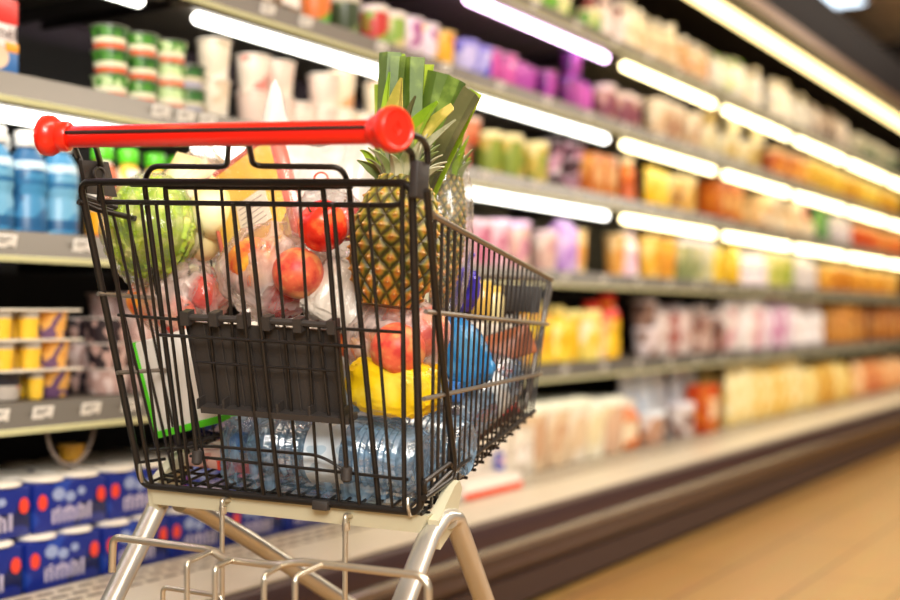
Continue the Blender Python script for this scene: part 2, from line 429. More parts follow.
C('A', 718, 746, 'carton', 'milk_carton', .085, .22, '#f3f0dc', '#d9e39a', '#f8f4e8', '#8fc41c', 'white carton with green cap on the top shelf', 'carton', 'green capped cartons on the top shelf')
C('A', 748, 806, 'bottle', 'dairy_bottle', .08, .235, '#f2ead6', '#e7cf9f', '#faf6ec', '#efe6d0', 'tall off-white bottle on the top shelf right of the green capped cartons', 'bottle', 'tall off-white bottles on the top shelf')
C('A', 814, 846, 'carton', 'drink_carton', .09, .21, '#cdb8a4', '#8c7767', '#eae0d4', '#d8cbb8', 'grey-beige carton on the top shelf below the canopy light', 'carton', 'grey-beige cartons on the top shelf')
C('A', 852, 893, 'tub', 'dairy_tub', .12, .15, '#a8a486', '#6d7f60', '#d6cfb4', '#ddd6bd', 'olive and cream tub far along the top shelf', 'tub', 'olive tubs on the top shelf')
# --- second shelf (B)
C('B', 236, 300, 'box', 'snack_box', .10, .07, '#4c4238', '#e0d4c0', '#8a7058', '#efe4d8', 'small dark box with pale label on the second shelf above the cheese packet', 'box', 'dark boxes on the second shelf')
C('B', 305, 333, 'tub', 'yogurt_tub', .095, .10, '#5fae34', '#e07a3a', '#9ccc5a', '#dfe6d0', 'bright green tub with orange print on the second shelf', 'tub', 'bright green tubs on the second shelf')
C('B', 336, 366, 'tub', 'yogurt_tub', .09, .11, '#7c8a54', '#3f4a30', '#b9b78c', '#cfc8b0', 'dull green tub on the second shelf above the pineapple', 'tub', 'dull green tubs on the second shelf')
C('B', 368, 402, 'tub', 'yogurt_tub', .085, .115, '#8fae4a', '#c43a32', '#d8c88a', '#e6dcc8', 'green tub with red print on the second shelf above the leeks', 'tub', 'green and red tubs on the second shelf')
C('B', 406, 436, 'cup', 'dessert_cup', .08, .12, '#e9d8e2', '#b06a9a', '#f2c44a', '#eee6ea', 'white dessert cup with purple and yellow print above the leeks', 'cup', 'white and purple cups on the second shelf')
C('B', 438, 454, 'cup', 'dessert_cup', .08, .115, '#f0b028', '#e08a18', '#f6cf5a', '#f4d890', 'golden yellow dessert cup on the second shelf', 'cup', 'golden cups on the second shelf')
C('B', 457, 488, 'tub', 'dairy_tub', .10, .115, '#5a55c8', '#c8c0f0', '#3d3a9a', '#8a84dc', 'blue-violet tub on the second shelf right of the leeks', 'tub', 'blue tubs on the second shelf')
C('B', 491, 518, 'cup', 'yogurt_cup', .085, .125, '#d85aa8', '#f0c0d8', '#a83a88', '#e8a8d0', 'bright pink yogurt cup on the second shelf beside the blue tubs', 'cup', 'bright pink cups on the second shelf')
C('B', 520, 562, 'cup', 'yogurt_cup', .08, .115, '#b848a8', '#e88ad0', '#7a2a80', '#d888c8', 'magenta yogurt cup on the second shelf', 'cup', 'magenta cups on the second shelf')
C('B', 566, 598, 'cup', 'yogurt_cup', .08, .12, '#9a3a8a', '#d060b8', '#5a2468', '#a050c8', 'deep purple yogurt cup on the second shelf under the pink light', 'cup', 'deep purple cups on the second shelf', stack=[1, 2])
C('B', 602, 648, 'tub', 'dairy_tub', .095, .15, '#c99a8a', '#8a4a58', '#ead0c4', '#e8d4cc', 'dusty rose tub on the second shelf right of the purple cups', 'tub', 'dusty rose tubs on the second shelf')
C('B', 652, 700, 'tub', 'dairy_tub', .10, .17, '#d8b890', '#b08060', '#ecdcc0', '#ecdcc4', 'tan tub with brown print on the second shelf', 'tub', 'tan tubs on the second shelf')
C('B', 704, 765, 'cup', 'yogurt_cup', .10, .14, '#eadcae', '#d0b060', '#f6eed0', '#f4ecd0', 'pale cream cup in the long row on the second shelf', 'cup', 'pale cream cups on the second shelf', stack=[1, 2, 1])
C('B', 768, 806, 'tub', 'cheese_tub', .12, .17, '#e08830', '#f0b050', '#c05a20', '#f0c890', 'bright orange tub far along the second shelf', 'tub', 'bright orange tubs on the second shelf')
C('B', 808, 900, 'tub', 'cheese_tub', .13, .18, '#e8b830', '#c88818', '#f4d860', '#f2dc90', 'mustard yellow tub at the far end of the second shelf', 'tub', 'mustard tubs on the second shelf')
# --- third shelf (C)
M_gy = None
C('C', 98, 176, 'cup', 'yogurt_pot', .084, .052, '#4c8a30', '#c6dca0', '#2c5a22', '#8a8c80', 'green yogurt pot with clear lid in the stack on the third shelf', 'yogurt pot', 'stacked green yogurt pots', stack=[3, 3, 3], rows=1, gap=.004, bands=[(.06, .26, '#e0603c'), (.27, .5, '#e6e2c4')], scale=36)
C('C', 176, 200, 'cup', 'yogurt_pot', .085, .056, '#3c6e34', '#8aa878', '#274a24', '#8f8e84', 'dark green yogurt pot with lilac base band in the two-high stack', 'yogurt pot', 'two-high stack of dark green pots', stack=2, rows=2, gap=.004, bands=[(.06, .3, '#b8b4c8'), (.31, .5, '#d8d0b0')], scale=36)
C('C', 203, 240, 'cup', 'cream_cup', .085, .095, '#e8dcc6', '#d8c4a8', '#f2eadc', '#efe6d6', 'plain cream cup stacked two high beside the green pots', 'cup', 'plain cream cups on the third shelf', stack=[2, 1], rows=1)
C('C', 243, 330, 'cup', 'cream_cup', .09, .09, '#ebdfcf', '#e8cfc0', '#dc8a80', '#efe8dc', 'cream cup with red print on the third shelf above the handle', 'cup', 'cream cups with red print on the third shelf', stack=[2, 2, 1], rows=1, scale=16)
C('C', 333, 382, 'cup', 'cream_cup', .085, .10, '#ecdcc0', '#f2ead8', '#e0a878', '#f0e8d8', 'cream cup with orange print on the third shelf beside the leeks', 'cup', 'cream cups with orange print on the third shelf', stack=[2, 1])
C('C', 384, 458, 'tub', 'cream_tub', .10, .12, '#e9dfc8', '#d8c090', '#f4eedc', '#f4ecdc', 'wide ivory tub on the third shelf behind the leeks', 'tub', 'ivory tubs on the third shelf')
C('C', 462, 488, 'tub', 'deli_tub', .10, .085, '#e08a62', '#f2c8a8', '#c8603c', '#eec4ac', 'salmon coloured deli tub on the third shelf right of the leeks', 'tub', 'salmon tubs on the third shelf', stack=2)
C('C', 490, 545, 'tub', 'deli_tub', .09, .15, '#c8b050', '#8a9a3a', '#e6d898', '#ecdca0', 'yellow-green deli tub on the third shelf', 'tub', 'yellow-green tubs on the third shelf')
C('C', 557, 583, 'cup', 'dessert_cup', .09, .06, '#c890a8', '#4a3038', '#ead8dc', '#e8dce0', 'pink and brown dessert cup in a three-high stack on the third shelf', 'cup', 'stacked pink and brown cups', stack=3)
C('C', 586, 606, 'box', 'snack_box', .10, .16, '#d0722c', '#a04a1c', '#e8a050', '#f0c080', 'rust orange box on the third shelf beside the pink stack', 'box', 'rust orange boxes on the third shelf')
C('C', 609, 622, 'cup', 'cream_cup', .10, .17, '#f2e0bc', '#e8c890', '#fbf3dc', '#faf2dc', 'round pale cup standing between orange products on the third shelf', 'cup', None)
C('C', 626, 646, 'bottle', 'juice_bottle', .075, .20, '#e07820', '#c85a18', '#f0a040', '#f6e0b8', 'orange juice bottle with pale cap on the third shelf', 'bottle', 'orange juice bottles on the third shelf')
C('C', 649, 672, 'pouch', 'snack_pouch', .12, .17, '#f0c020', '#e0a010', '#f8dc60', '#f2d040', 'sunny yellow pouch on the third shelf', 'pouch', 'sunny yellow pouches on the third shelf', d=.05)
C('C', 675, 708, 'tub', 'dessert_tub', .11, .17, '#d8a850', '#8a4a20', '#eccc88', '#f0dca4', 'caramel tan tub on the third shelf', 'tub', 'caramel tubs on the third shelf')
C('C', 711, 740, 'box', 'snack_box', .12, .19, '#e08424', '#c05c18', '#f0a848', '#f4c070', 'tall orange box on the third shelf past the caramel tubs', 'box', 'tall orange boxes on the third shelf')
C('C', 743, 802, 'box', 'cheese_box', .22, .10, '#ecc890', '#d8a460', '#f6e2b8', '#f8ecd0', 'low wide beige box on the third shelf', 'box', 'wide beige boxes on the third shelf', stack=[1, 2], d=.2)
C('C', 804, 816, 'bottle', 'drink_bottle', .12, .2, '#b83424', '#e06a40', '#8a241c', '#d8543c', 'red bottle on the third shelf past the beige boxes', 'bottle', None)
C('C', 817, 829, 'carton', 'milk_carton', .12, .21, '#5a9a3c', '#3a4a9a', '#8cc060', '#b0d080', 'green and blue carton on the third shelf beside the red bottle', 'carton', None)
C('C', 831, 850, 'carton', 'milk_carton', .13, .2, '#efe6da', '#c8bcc8', '#f8f2ea', '#f4ece0', 'white carton far along the third shelf', 'carton', 'white cartons on the third shelf')
C('C', 852, 900, 'tub', 'dessert_tub', .14, .16, '#e06a28', '#b83a1c', '#f0a850', '#f0b878', 'red-orange tub at the far end of the third shelf', 'tub', 'red-orange tubs on the third shelf')
# --- fourth shelf (D)
C('D', -60, 82, 'bottle', 'drink_bottle', .078, .205, '#3f86b4', '#6aa6c8', '#28608e', '#e8e6e2', 'blue yogurt drink bottle with white cap on the left of the fourth shelf', 'yogurt drink bottle', 'blue drink bottles on the fourth shelf', rows=2, gap=.004, bands=[(.05, .15, '#1e5684'), (.47, .52, '#2c6c9c'), (.62, .7, '#b8d4e4')], scale=14)
C('D', 92, 190, 'bottle', 'juice_bottle', .07, .20, '#e6dcd0', '#b85a30', '#f0c040', '#5fd02c', 'pale juice bottle with bright green cap on the fourth shelf behind the lettuce', 'juice bottle', 'green capped bottles on the fourth shelf', rows=1, bands=[(.05, .3, '#e8a41c')], scale=20)
C('D', 192, 440, 'cup', 'yogurt_cup', .085, .15, '#e8d8d0', '#d09a9a', '#f4ece4', '#f0e8e0', 'pale yogurt cup on the fourth shelf behind the cart basket', 'cup', 'pale cups behind the basket')
C('D', 455, 498, 'tub', 'yogurt_tub', .10, .15, '#e8b8c8', '#c87890', '#f6e0e8', '#f2d4e4', 'blush pink tub on the fourth shelf right of the basket rim', 'tub', 'blush pink tubs on the fourth shelf')
C('D', 501, 545, 'tub', 'yogurt_tub', .095, .165, '#e6c0b0', '#d090a0', '#f4e2d8', '#ecc8ec', 'pale pink tub with lilac lid on the fourth shelf', 'tub', 'lilac lidded tubs on the fourth shelf')
C('D', 548, 562, 'tub', 'yogurt_tub', .10, .15, '#dcb4a4', '#c07888', '#ecd8cc', '#e8ccd0', 'dusty pink tub on the fourth shelf beside the lilac carton', 'tub', None)
C('D', 565, 580, 'carton', 'drink_carton', .09, .22, '#dcb8ec', '#c090dc', '#ecd8f4', '#e8d0f4', 'tall lilac carton on the fourth shelf', 'carton', None)
C('D', 583, 628, 'cup', 'dessert_cup', .09, .17, '#eaa850', '#d88838', '#f4d090', '#f4e0a8', 'apricot dessert cup on the fourth shelf', 'cup', 'apricot cups on the fourth shelf')
C('D', 631, 642, 'bottle', 'drink_bottle', .09, .2, '#f0dce0', '#e8b8d0', '#faf0f0', '#f4e0ec', 'pale pink bottle among yellow cups on the fourth shelf', 'bottle', None)
C('D', 645, 678, 'cup', 'dessert_cup', .10, .18, '#f0b840', '#e09830', '#f6d880', '#f6d890', 'amber yellow dessert cup on the fourth shelf', 'cup', 'amber cups on the fourth shelf')
C('D', 681, 708, 'tub', 'dairy_tub', .11, .19, '#c8c490', '#8a9460', '#e4e0c8', '#e8e4ec', 'grey-green tub with white lid on the fourth shelf', 'tub', 'grey-green tubs on the fourth shelf')
C('D', 711, 740, 'pouch', 'snack_pouch', .14, .18, '#f0c828', '#d8a018', '#f8e068', '#f4d858', 'lemon yellow pouch on the fourth shelf', 'pouch', 'lemon yellow pouches on the fourth shelf', d=.06)
C('D', 743, 762, 'bottle', 'milk_bottle', .11, .2, '#f4ecec', '#e8d8e0', '#fbf6f4', '#fbf4f4', 'plump white bottle on the fourth shelf beside the lemon pouches', 'bottle', 'white bottles on the fourth shelf')
C('D', 765, 788, 'tub', 'dairy_tub', .13, .19, '#d8d470', '#a8b848', '#ece8b0', '#f0ecc0', 'lime yellow tub on the fourth shelf', 'tub', 'lime tubs on the fourth shelf')
C('D', 791, 822, 'carton', 'milk_carton', .14, .2, '#e8e0dc', '#b8b0c0', '#f6f0ec', '#f4f0f0', 'white-grey carton on the fourth shelf', 'carton', 'white-grey cartons on the fourth shelf')
C('D', 825, 900, 'tub', 'cheese_tub', .15, .17, '#e8a438', '#c87c20', '#f4c868', '#f4d890', 'honey coloured tub at the far end of the fourth shelf', 'tub', 'honey tubs on the fourth shelf')
# --- fifth shelf (E)
C('E', 92, 200, 'cup', 'dessert_pot', .095, .054, '#b89890', '#2a2228', '#d8c4c0', '#d8ccc4', 'mauve and black dessert pot stacked behind the basket on the fifth shelf', 'dessert pot', 'stacked mauve dessert pots', stack=[3, 4], rows=2, gap=.004, scale=30)
C('E', 204, 520, 'tub', 'dairy_tub', .10, .16, '#d8d0c4', '#a89888', '#ece4d8', '#ece6dc', 'grey-white tub on the fifth shelf behind the cart contents', 'tub', 'grey-white tubs behind the cart')
C('E', 524, 562, 'bottle', 'juice_bottle', .10, .23, '#f0d038', '#f0a818', '#f8ec98', '#f4e088', 'yellow juice bottle on the fifth shelf beside the cart front', 'bottle', 'yellow bottles beside the cart front')
C('E', 565, 588, 'tub', 'dairy_tub', .12, .19, '#f4e070', '#f0c020', '#fbf4d0', '#f8e890', 'pale yellow tub with white print on the fifth shelf', 'tub', 'pale yellow tubs on the fifth shelf', stack=1)
C('E', 591, 618, 'bottle', 'juice_bottle', .11, .25, '#f2b868', '#f0c020', '#f8dcb0', '#e83a24', 'apricot bottle with red cap on the fifth shelf', 'bottle', 'red capped bottles on the fifth shelf', bands=[(.60, .80, '#e84028')])
C('E', 622, 656, 'tub', 'dairy_tub', .11, .12, '#9a7868', '#e8d8d8', '#5a3c34', '#f0e4e8', 'brown tub with white lid stacked two high on the fifth shelf', 'tub', 'stacked brown tubs on the fifth shelf', stack=2)
C('E', 659, 690, 'carton', 'drink_carton', .11, .24, '#e0ccc4', '#a84a3c', '#f0e4e0', '#f4ecec', 'white carton with red-brown print on the fifth shelf', 'carton', 'red-brown printed cartons on the fifth shelf')
C('E', 693, 720, 'bottle', 'drink_bottle', .11, .21, '#8a5a4a', '#c8a898', '#5c3a30', '#e4d8d4', 'cocoa brown bottle with pale cap on the fifth shelf', 'bottle', 'cocoa bottles on the fifth shelf')
C('E', 723, 755, 'tub', 'dairy_tub', .12, .25, '#f2e4dc', '#e0a8b0', '#fcf8f8', '#fbf8f8', 'tall white tub with pink print on the fifth shelf', 'tub', 'tall white tubs on the fifth shelf')
C('E', 758, 786, 'carton', 'drink_carton', .12, .27, '#f4dcec', '#c83c98', '#fbf0f6', '#fbf0f8', 'white carton with magenta print on the fifth shelf', 'carton', 'magenta printed cartons on the fifth shelf')
C('E', 789, 822, 'bottle', 'milk_bottle', .13, .25, '#f6f0f0', '#e8dcd8', '#fcfaf8', '#fcf8f8', 'large white bottle on the fifth shelf past the magenta cartons', 'bottle', 'large white bottles on the fifth shelf')
C('E', 825, 905, 'box', 'cheese_box', .17, .24, '#c87828', '#8a4414', '#e0a048', '#e8b060', 'caramel brown box at the far end of the fifth shelf', 'box', 'caramel brown boxes on the fifth shelf')
# --- bottom deck
C('X', 345, 515, 'box', 'dairy_box', .16, .16, '#e0d4c0', '#c0b09c', '#efe6d6', '#f0e6dc', 'beige box on the bottom deck behind the cart legs', 'box', 'beige boxes behind the cart', tfront=1.94, d=.16)
C('X', 518, 575, 'tub', 'ice_cream_tub', .155, .235, '#ddc09a', '#caa07c', '#eadcc4', '#f4f4dc', 'large peach-beige tub with cream lid at the near end of the deck', 'tub', 'large peach-beige tubs on the deck', tfront=1.95, rows=2, d=.15, scale=10)
C('X', 578, 618, 'tub', 'ice_cream_tub', .16, .22, '#e6d4a8', '#d8b090', '#f2e8cc', '#f8f8e4', 'large pale yellow tub with white lid on the deck', 'tub', 'large pale yellow tubs on the deck', tfront=1.95, rows=2, d=.16, scale=10)
C('X', 622, 640, 'bottle', 'sauce_bottle', .10, .2, '#d87838', '#f0dcb8', '#a84a24', '#fbf0dc', 'small orange-brown bottle on the deck beside the large tubs', 'bottle', 'orange-brown bottles on the deck', tfront=1.95)
C('X', 643, 672, 'tub', 'dairy_tub', .13, .13, '#c89878', '#5a2c20', '#f0e4dc', '#eef4fb', 'short brown and white tub on the deck under pale blue packets', 'tub', 'short brown tubs on the deck', tfront=1.95)
C('X', 625, 700, 'pouch', 'frosted_pouch', .17, .31, '#f4f8ff', '#d8e8fc', '#fdfeff', '#f4f8ff', 'large pale blue shiny pouch standing at the back of the deck', 'pouch', 'pale blue pouches on the deck', tfront=2.07, d=.09, mi_rough=.2, skip=0)
C('X', 677, 692, 'tub', 'dairy_tub', .13, .15, '#e4d4cc', '#8a6050', '#f4ece8', '#eee8f0', 'off-white tub on the deck left of the amber bottle', 'tub', 'off-white tubs on the deck', tfront=1.95)
C('X', 701, 722, 'box', 'honey_box', .17, .22, '#e07818', '#c03c14', '#f09828', '#fbd8a8', 'vivid orange box with red band standing on the deck', 'box', None, tfront=1.93, d=.10, bands=[(.86, .97, '#c83418')])
C('X', 726, 800, 'pouch', 'pasta_pouch', .17, .30, '#f0d488', '#e8b848', '#f8eab8', '#f6e49c', 'butter yellow pouch on the deck right of the orange box', 'pouch', 'butter yellow pouches on the deck', tfront=1.95, rows=2, d=.10)
C('X', 803, 850, 'pouch', 'pasta_pouch', .2, .26, '#e8c060', '#d09838', '#f4e098', '#f2d880', 'gold pouch far along the deck', 'pouch', 'gold pouches on the deck', tfront=1.95, rows=2, d=.11)
C('X', 852, 905, 'pouch', 'snack_pouch', .2, .22, '#e8a060', '#c86c40', '#f4cc98', '#f0c8a0', 'copper orange pouch at the far end of the deck', 'pouch', 'copper pouches on the deck', tfront=1.95, rows=2, d=.12)
print('PRODUCTS', NPROD)
# ------------------------------------------------------------------ left-hand details on the shelves
def place(o, p, rz=RZ): o.location = p; o.rotation_euler = (0, 0, rz)
def text_mesh(name, s, size, m, parent, mtx, ext=.0003):
    cu = bpy.data.curves.new(name, 'FONT'); cu.body = s; cu.size = size; cu.extrude = ext; cu.align_x = 'RIGHT'
    to = bpy.data.objects.new(name, cu); COL.objects.link(to)
    me = bpy.data.meshes.new_from_object(to); bpy.data.objects.remove(to)
    me.materials.clear(); me.materials.append(m)
    o = bpy.data.objects.new(name, me); COL.objects.link(o); o.parent = parent; o.matrix_local = mtx; return o
# red and blue packet with lettering at the frame's left edge
r = empty('dessert_pack'); place(r, sh(s_at(-10, 1.99), 2.0, SHELVES['C']+.001))
bm = NB(); box(bm, -.06, .048, -.03, .03, 0, .145, bev=.004); link('body', bm, mat('pack_white', '#e6dedb', .35), r)
bm = NB(); box(bm, -.0605, .0485, -.0312, -.0295, .095, .143, bev=.0004); link('red_panel', bm, mat('pack_red', '#d43a34', .35), r)
bm = NB(); box(bm, -.0605, .0485, -.0312, -.0295, .001, .052, bev=.0004)
bl = link('blue_panel', bm, mat('pack_blue', '#3a6fae', .35), r)
bm = NB(); box(bm, .018, .049, -.0322, -.0305, .042, .06, bev=.0004); link('yellow_flash', bm, mat('pack_yellow', '#f0a030', .35), r)
bm = NB(); lathe(bm, [(.026, 0), (.026, .001)], 24, Matrix.Translation((.0, -.0312, .03)) @ Matrix.Rotation(PI/2, 4, 'X'), ry=.9); link('dessert_picture', bm, mat('pack_cream', '#dcc0a4', .4, noise_amt=.3), bl)
text_mesh('lettering', 'mél', .036, mat('pack_ink', '#5a4340', .5), r, Matrix.Translation((.046, -.0312, .066)) @ Matrix.Rotation(PI/2, 4, 'X'))
tag(r, 'red, white and blue packet lettered mél at the left end of the third shelf', 'packet')

# dessert packs: pots hanging under a white cardboard sheet
def dessert_multipack(kind):
    r = empty('dessert_multipack'); W, D, H = .205, .10, .058
    bm = NB(); box(bm, -W/2, W/2, -D/2, D/2, H-.003, H+.0015, bev=.001); link('lid_sheet', bm, mat('lid_sheet', '#e4dccb', .35, noise_amt=.06), r)
    pots = [(-.078, .042, 'y'), (-.012, .044, 'y'), (.058, .078, 'o')] if kind == 0 else [(-.062, .076, 'd'), (.0, .036, 'y'), (.060, .080, 'o')]
    for x, w, c in pots:
        m = {'y': printed('custard_pot', '#f2c43c', '#f0bc30', '#f6d05a', 20, .25, [(.70, .97, '#a89f92')], H),
             'o': printed('printed_pot', '#eab058', '#e49c40', '#6a4a70', 34, .3, None, H, .1),
             'd': printed('dark_pot', '#c9bfb4', '#d8d0c4', '#c04038', 30, .3, [(.5, .97, '#25232b')], H)}[c]
        for y in (-.024, .024) if w < .05 else (0,):
            bm = NB(); k = w/2; ry = 1. if w < .05 else 1.1
            lathe(bm, [(k*.74, 0), (k*.8, .003), (k*.97, H*.9), (k, H-.003)], 20, Matrix.Translation((x, y, 0)), ry=ry); link('pot', bm, m, r)
    return r
dm = [dessert_multipack(0), dessert_multipack(1)]; du = [0, 0]
for x, t, lay, kd, lb, g in ((46, 1.99, 0, 1, 'dessert multipack with a black and white pot, bottom layer above the price tags', None),
                          (46, 1.985, 1, 0, 'yellow custard multipack in the middle layer of the stack above the price tags', None), (44, 1.985, 2, 0, 'yellow custard multipack topmost in the stack at the left of the fifth shelf', None),
                          (-50, 1.99, 0, 1, 'custard multipack cut by the left frame edge, bottom layer', None), (-50, 1.985, 1, 0, 'custard multipack cut by the left frame edge, middle layer', None), (-50, 1.985, 2, 0, 'custard multipack cut by the left frame edge, top layer', None)):
    o = copy_tree(dm[kd]) if du[kd] else dm[kd]; du[kd] = 1
    place(o, sh(s_at(x, t), t+.055, SHELVES['E']+.0008+lay*.0605), RZ); tag(o, lb, 'dessert multipack', g)
for lay in range(3):
    for x in (44, -50):
        o = copy_tree(dm[0]); place(o, sh(s_at(x, 1.985)+.02, 2.155, SHELVES['E']+.0008+lay*.0605), RZ); tag(o, 'yellow custard multipack in the row behind the front stack on the fifth shelf', 'dessert multipack', 'custard multipacks in the back row')

# berry-printed blue multipacks on the deck
def make_multipack(seed, red_at=(.012, .188)):
    random.seed(seed)
    W, D, H = .19, .14, .098
    r = empty('yogurt_multipack')
    bm = NB(); box(bm, -W/2, W/2, -D/2, D/2, 0, H, bev=.006)
    m = printed('multipack_print%d' % seed, '#12247a', '#1f3c94', '#0b1648', 12, .35)
    link('sleeve', bm, m, r)
    for sx in (-1, 1):
        bm = NB(); lathe(bm, [(.0, 0), (.009, .0008), (.0115, .0016), (.0115, .002)], 16, Matrix.Translation((sx*(W/2-.018), -D/2, H*.62)) @ Matrix.Rotation(PI/2, 4, 'X'), cap0=False, ry=1.35)
        link('strawberry_print', bm, mat('berry_red', '#e2402c', .35), r)
    bm = NB()
    for q in range(3):
        lathe(bm, [(.016-q*.003, 0), (.016-q*.003, .0014)], 14, Matrix.Translation((-.035+q*.03, -D/2, H*(.74-.08*(q % 2)))) @ Matrix.Rotation(PI/2, 4, 'X'), ry=.8)
    link('milk_splash_print', bm, mat('splash', '#8f9cc0', .4), r)
    bm = NB()
    for q in range(8):
        x = -.052+q*.0135; box(bm, x, x+.007, -D/2-.0012, -D/2+.001, H*.16, H*(.44+.05*(q % 2)), bev=.0005)
    for x in (-.052, -.02, .015): box(bm, x, x+.02, -D/2-.0012, -D/2+.001, H*.38, H*.44)
    link('pale_lettering', bm, mat('letters_pale', '#b7ae c4'.replace(' ', ''), .4), r)
    for (x, y) in ((-.047, -.035), (.047, -.035), (-.047, .035), (.047, .035)):
        bm = NB(); lathe(bm, [(.038, 0), (.043, .003), (.043, .006), (.036, .009)], 20, Matrix.Translation((x, y, H)))
        link('cup_lid', bm, mat('lid_cream', '#fbf3e4', .35), r)
    return r
mp = [make_multipack(1)]; used = 0
rows_mp = [('lower', .2565, -62, 1.93), ('upper', .2565+.1082, -52, 1.945)]
for lv, z, xs, t in rows_mp:
    for k in range(6):
        o = mp[0] if used == 0 else copy_tree(mp[0]); used += 1
        place(o, sh(s_at(xs, t)+.10+k*.197, t+.08, z), RZ+random.uniform(-.03, .03))
        tag(o, 'blue berry-printed yogurt multipack in the %s layer on the bottom deck' % lv, 'yogurt multipack', 'blue multipacks, %s layer' % lv)
random.seed(11)
for k in range(6):
    o = copy_tree(mp[0]); place(o, sh(s_at(-40, 2.1)+.10+k*.197, 2.175, .2565+.1082))
    tag(o, 'blue yogurt multipack in the second row back on the bottom deck', 'yogurt multipack', 'blue multipacks, back row')
# yellow lump on top of the packs
r = empty('yellow_pot'); place(r, sh(s_at(98, 2.0), 2.08, .2565+.1082*2+.0105))
b, l, tn = b_cup(.06, .035, .06, None, None); link('body', b, mat('pot_yellow', '#e0a62c', .4), r); link('lid', l, mat('pot_yellow_lid', '#f0c860', .3), r)
tag(r, 'small yellow pot standing on top of the blue multipacks', 'pot')
# grey wire loop under the fifth shelf
bm = NB(); pts = []
for i in range(13):
    a = PI+PI*i/12; pts.append((.062*math.cos(a), 0, .085*math.sin(a)))
tube(bm, pts, .004, 8); o = link('cable_loop', bm, mat('cable_grey', '#6d6058', .5)); place(o, sh(s_at(76, 1.97), 1.985, SHELVES['E']-.052))
tag(o, 'grey cable hanging in a loop under the fifth shelf', 'cable')
# white box with orange edge on the kerb, red packs beside it
r = empty('flat_carton'); place(r, sh(s_at(492, 1.80), 1.835, .2705), RZ)
bm = NB(); box(bm, -.17, .17, -.045, .045, .0, .045, bev=.004); link('body', bm, mat('carton_white', '#efe6dc', .4), r)
bm = NB(); box(bm, -.171, .171, -.0465, -.043, .001, .018); link('orange_edge', bm, mat('carton_orange', '#f04818', .4), r)
tag(r, 'flat white carton with an orange edge lying on the kerb behind the cart', 'carton')
r = empty('blue_packet'); place(r, sh(s_at(508, 1.90), 1.93, .2705), RZ)
bm = NB(); box(bm, -.02, .02, -.008, .008, 0, .085, bev=.003); link('body', bm, mat('packet_blue', '#3a52b4', .4), r)
bm = NB(); box(bm, -.018, .018, -.0088, -.007, .05, .07); link('label', bm, mat('packet_pink', '#e6b9c0', .4), r)
tag(r, 'small upright blue packet at the corner of the flat white carton', 'packet')

# price tags
def make_price_tag(w=.05, h=.036):
    bm = NB(); box(bm, -w/2, w/2, -.0006, .0006, -h/2, h/2, bev=.0003); r = empty('price_tag'); link('card', bm, M_tag, r)
    bm = NB()
    for q in range(3): box(bm, -w*.38, w*(.3-.12*q), -.0011, -.0005, h*(.30-.12*q), h*(.35-.12*q))
    for q in range(3): box(bm, w*(.10+.1*q), w*(.165+.1*q), -.0011, -.0005, -h*.32, -h*.10)
    link('printing', bm, M_ink, r); return r
pt0 = make_price_tag(); tg_used = False
tilt = math.atan2(.014, .05)
def put_tag(kx, x, label, group, sc=1.):
    global tg_used
    o = copy_tree(pt0) if tg_used else pt0; tg_used = True
    o.location = sh(s_at(x, T-.012), T-.0105, SHELVES[kx]-.026); o.rotation_euler = (-tilt, 0, RZ+random.uniform(-.0, .0)); o.scale = (sc, 1, sc)
    o.rotation_euler = (Matrix.Rotation(RZ, 4, 'Z') @ Matrix.Rotation(-tilt*-1, 4, 'X')).to_euler()
    tag(o, label, 'price tag', group)
for kx, x, lb in [('D', 6, 'white price tag below the blue drink bottles at the left frame edge'), ('D', 83, 'white price tag beside the basket\'s left corner, under the green capped bottles'),
                  ('E', -2, 'white price tag cut by the left frame edge below the custard pots'), ('E', 43, 'white price tag below the middle of the custard pots'),
                  ('E', 91, 'white price tag under the right end of the custard pots'), ('E', 131, 'white price tag seen through the basket\'s left wires'),
                  ('C', 161, 'white price tag just above the red handle, below the green yogurt pots'), ('C', 186, 'white price tag second from the left under the green yogurt pots'),
                  ('C', 208, 'white price tag under the cream cups above the handle'), ('B', 268, 'white price tag on the second shelf above the long lit tube')]:
    put_tag(kx, x, lb, None)
ord_ = {'A': 'top', 'B': 'second', 'C': 'third', 'D': 'fourth', 'E': 'fifth'}
for kx, a, b in (('A', 530, 880), ('B', 300, 880), ('C', 480, 880), ('D', 560, 880), ('E', 560, 880)):
    s = s_at(a); e = s_at(b)
    while s < e:
        x = 1205-1250*KX*T/(s*DS.y+DS.x*T)
        put_tag(kx, x, 'blurred white price tag in the %s shelf\'s rail right of the cart handle' % ord_[kx], 'price tags along the %s shelf' % ord_[kx]); s += .34

# ------------------------------------------------------------------ the cart
cart = empty('shopping_cart', mtx=CM); tag(cart, 'dark wire shopping cart with red handle, filled with bagged groceries', 'shopping cart')
def cpart(name, bm, m, par=None, sm=True): return link(name, bm, m, par or cart, sm)
def rimw(v): return -.035-.065*v/.7
def floorw(v): return -.425+.19*(v-.127)
def on_side(x, y, s=1, out=0.):
    d = ray(x, y); v, w = .1, -.2
    for _ in range(30):
        u = s*(hw(v, w)+out); k = (u-CAMP.x)/d.x; P = CAMP+d*k; v, w = P.y, P.z
    return P
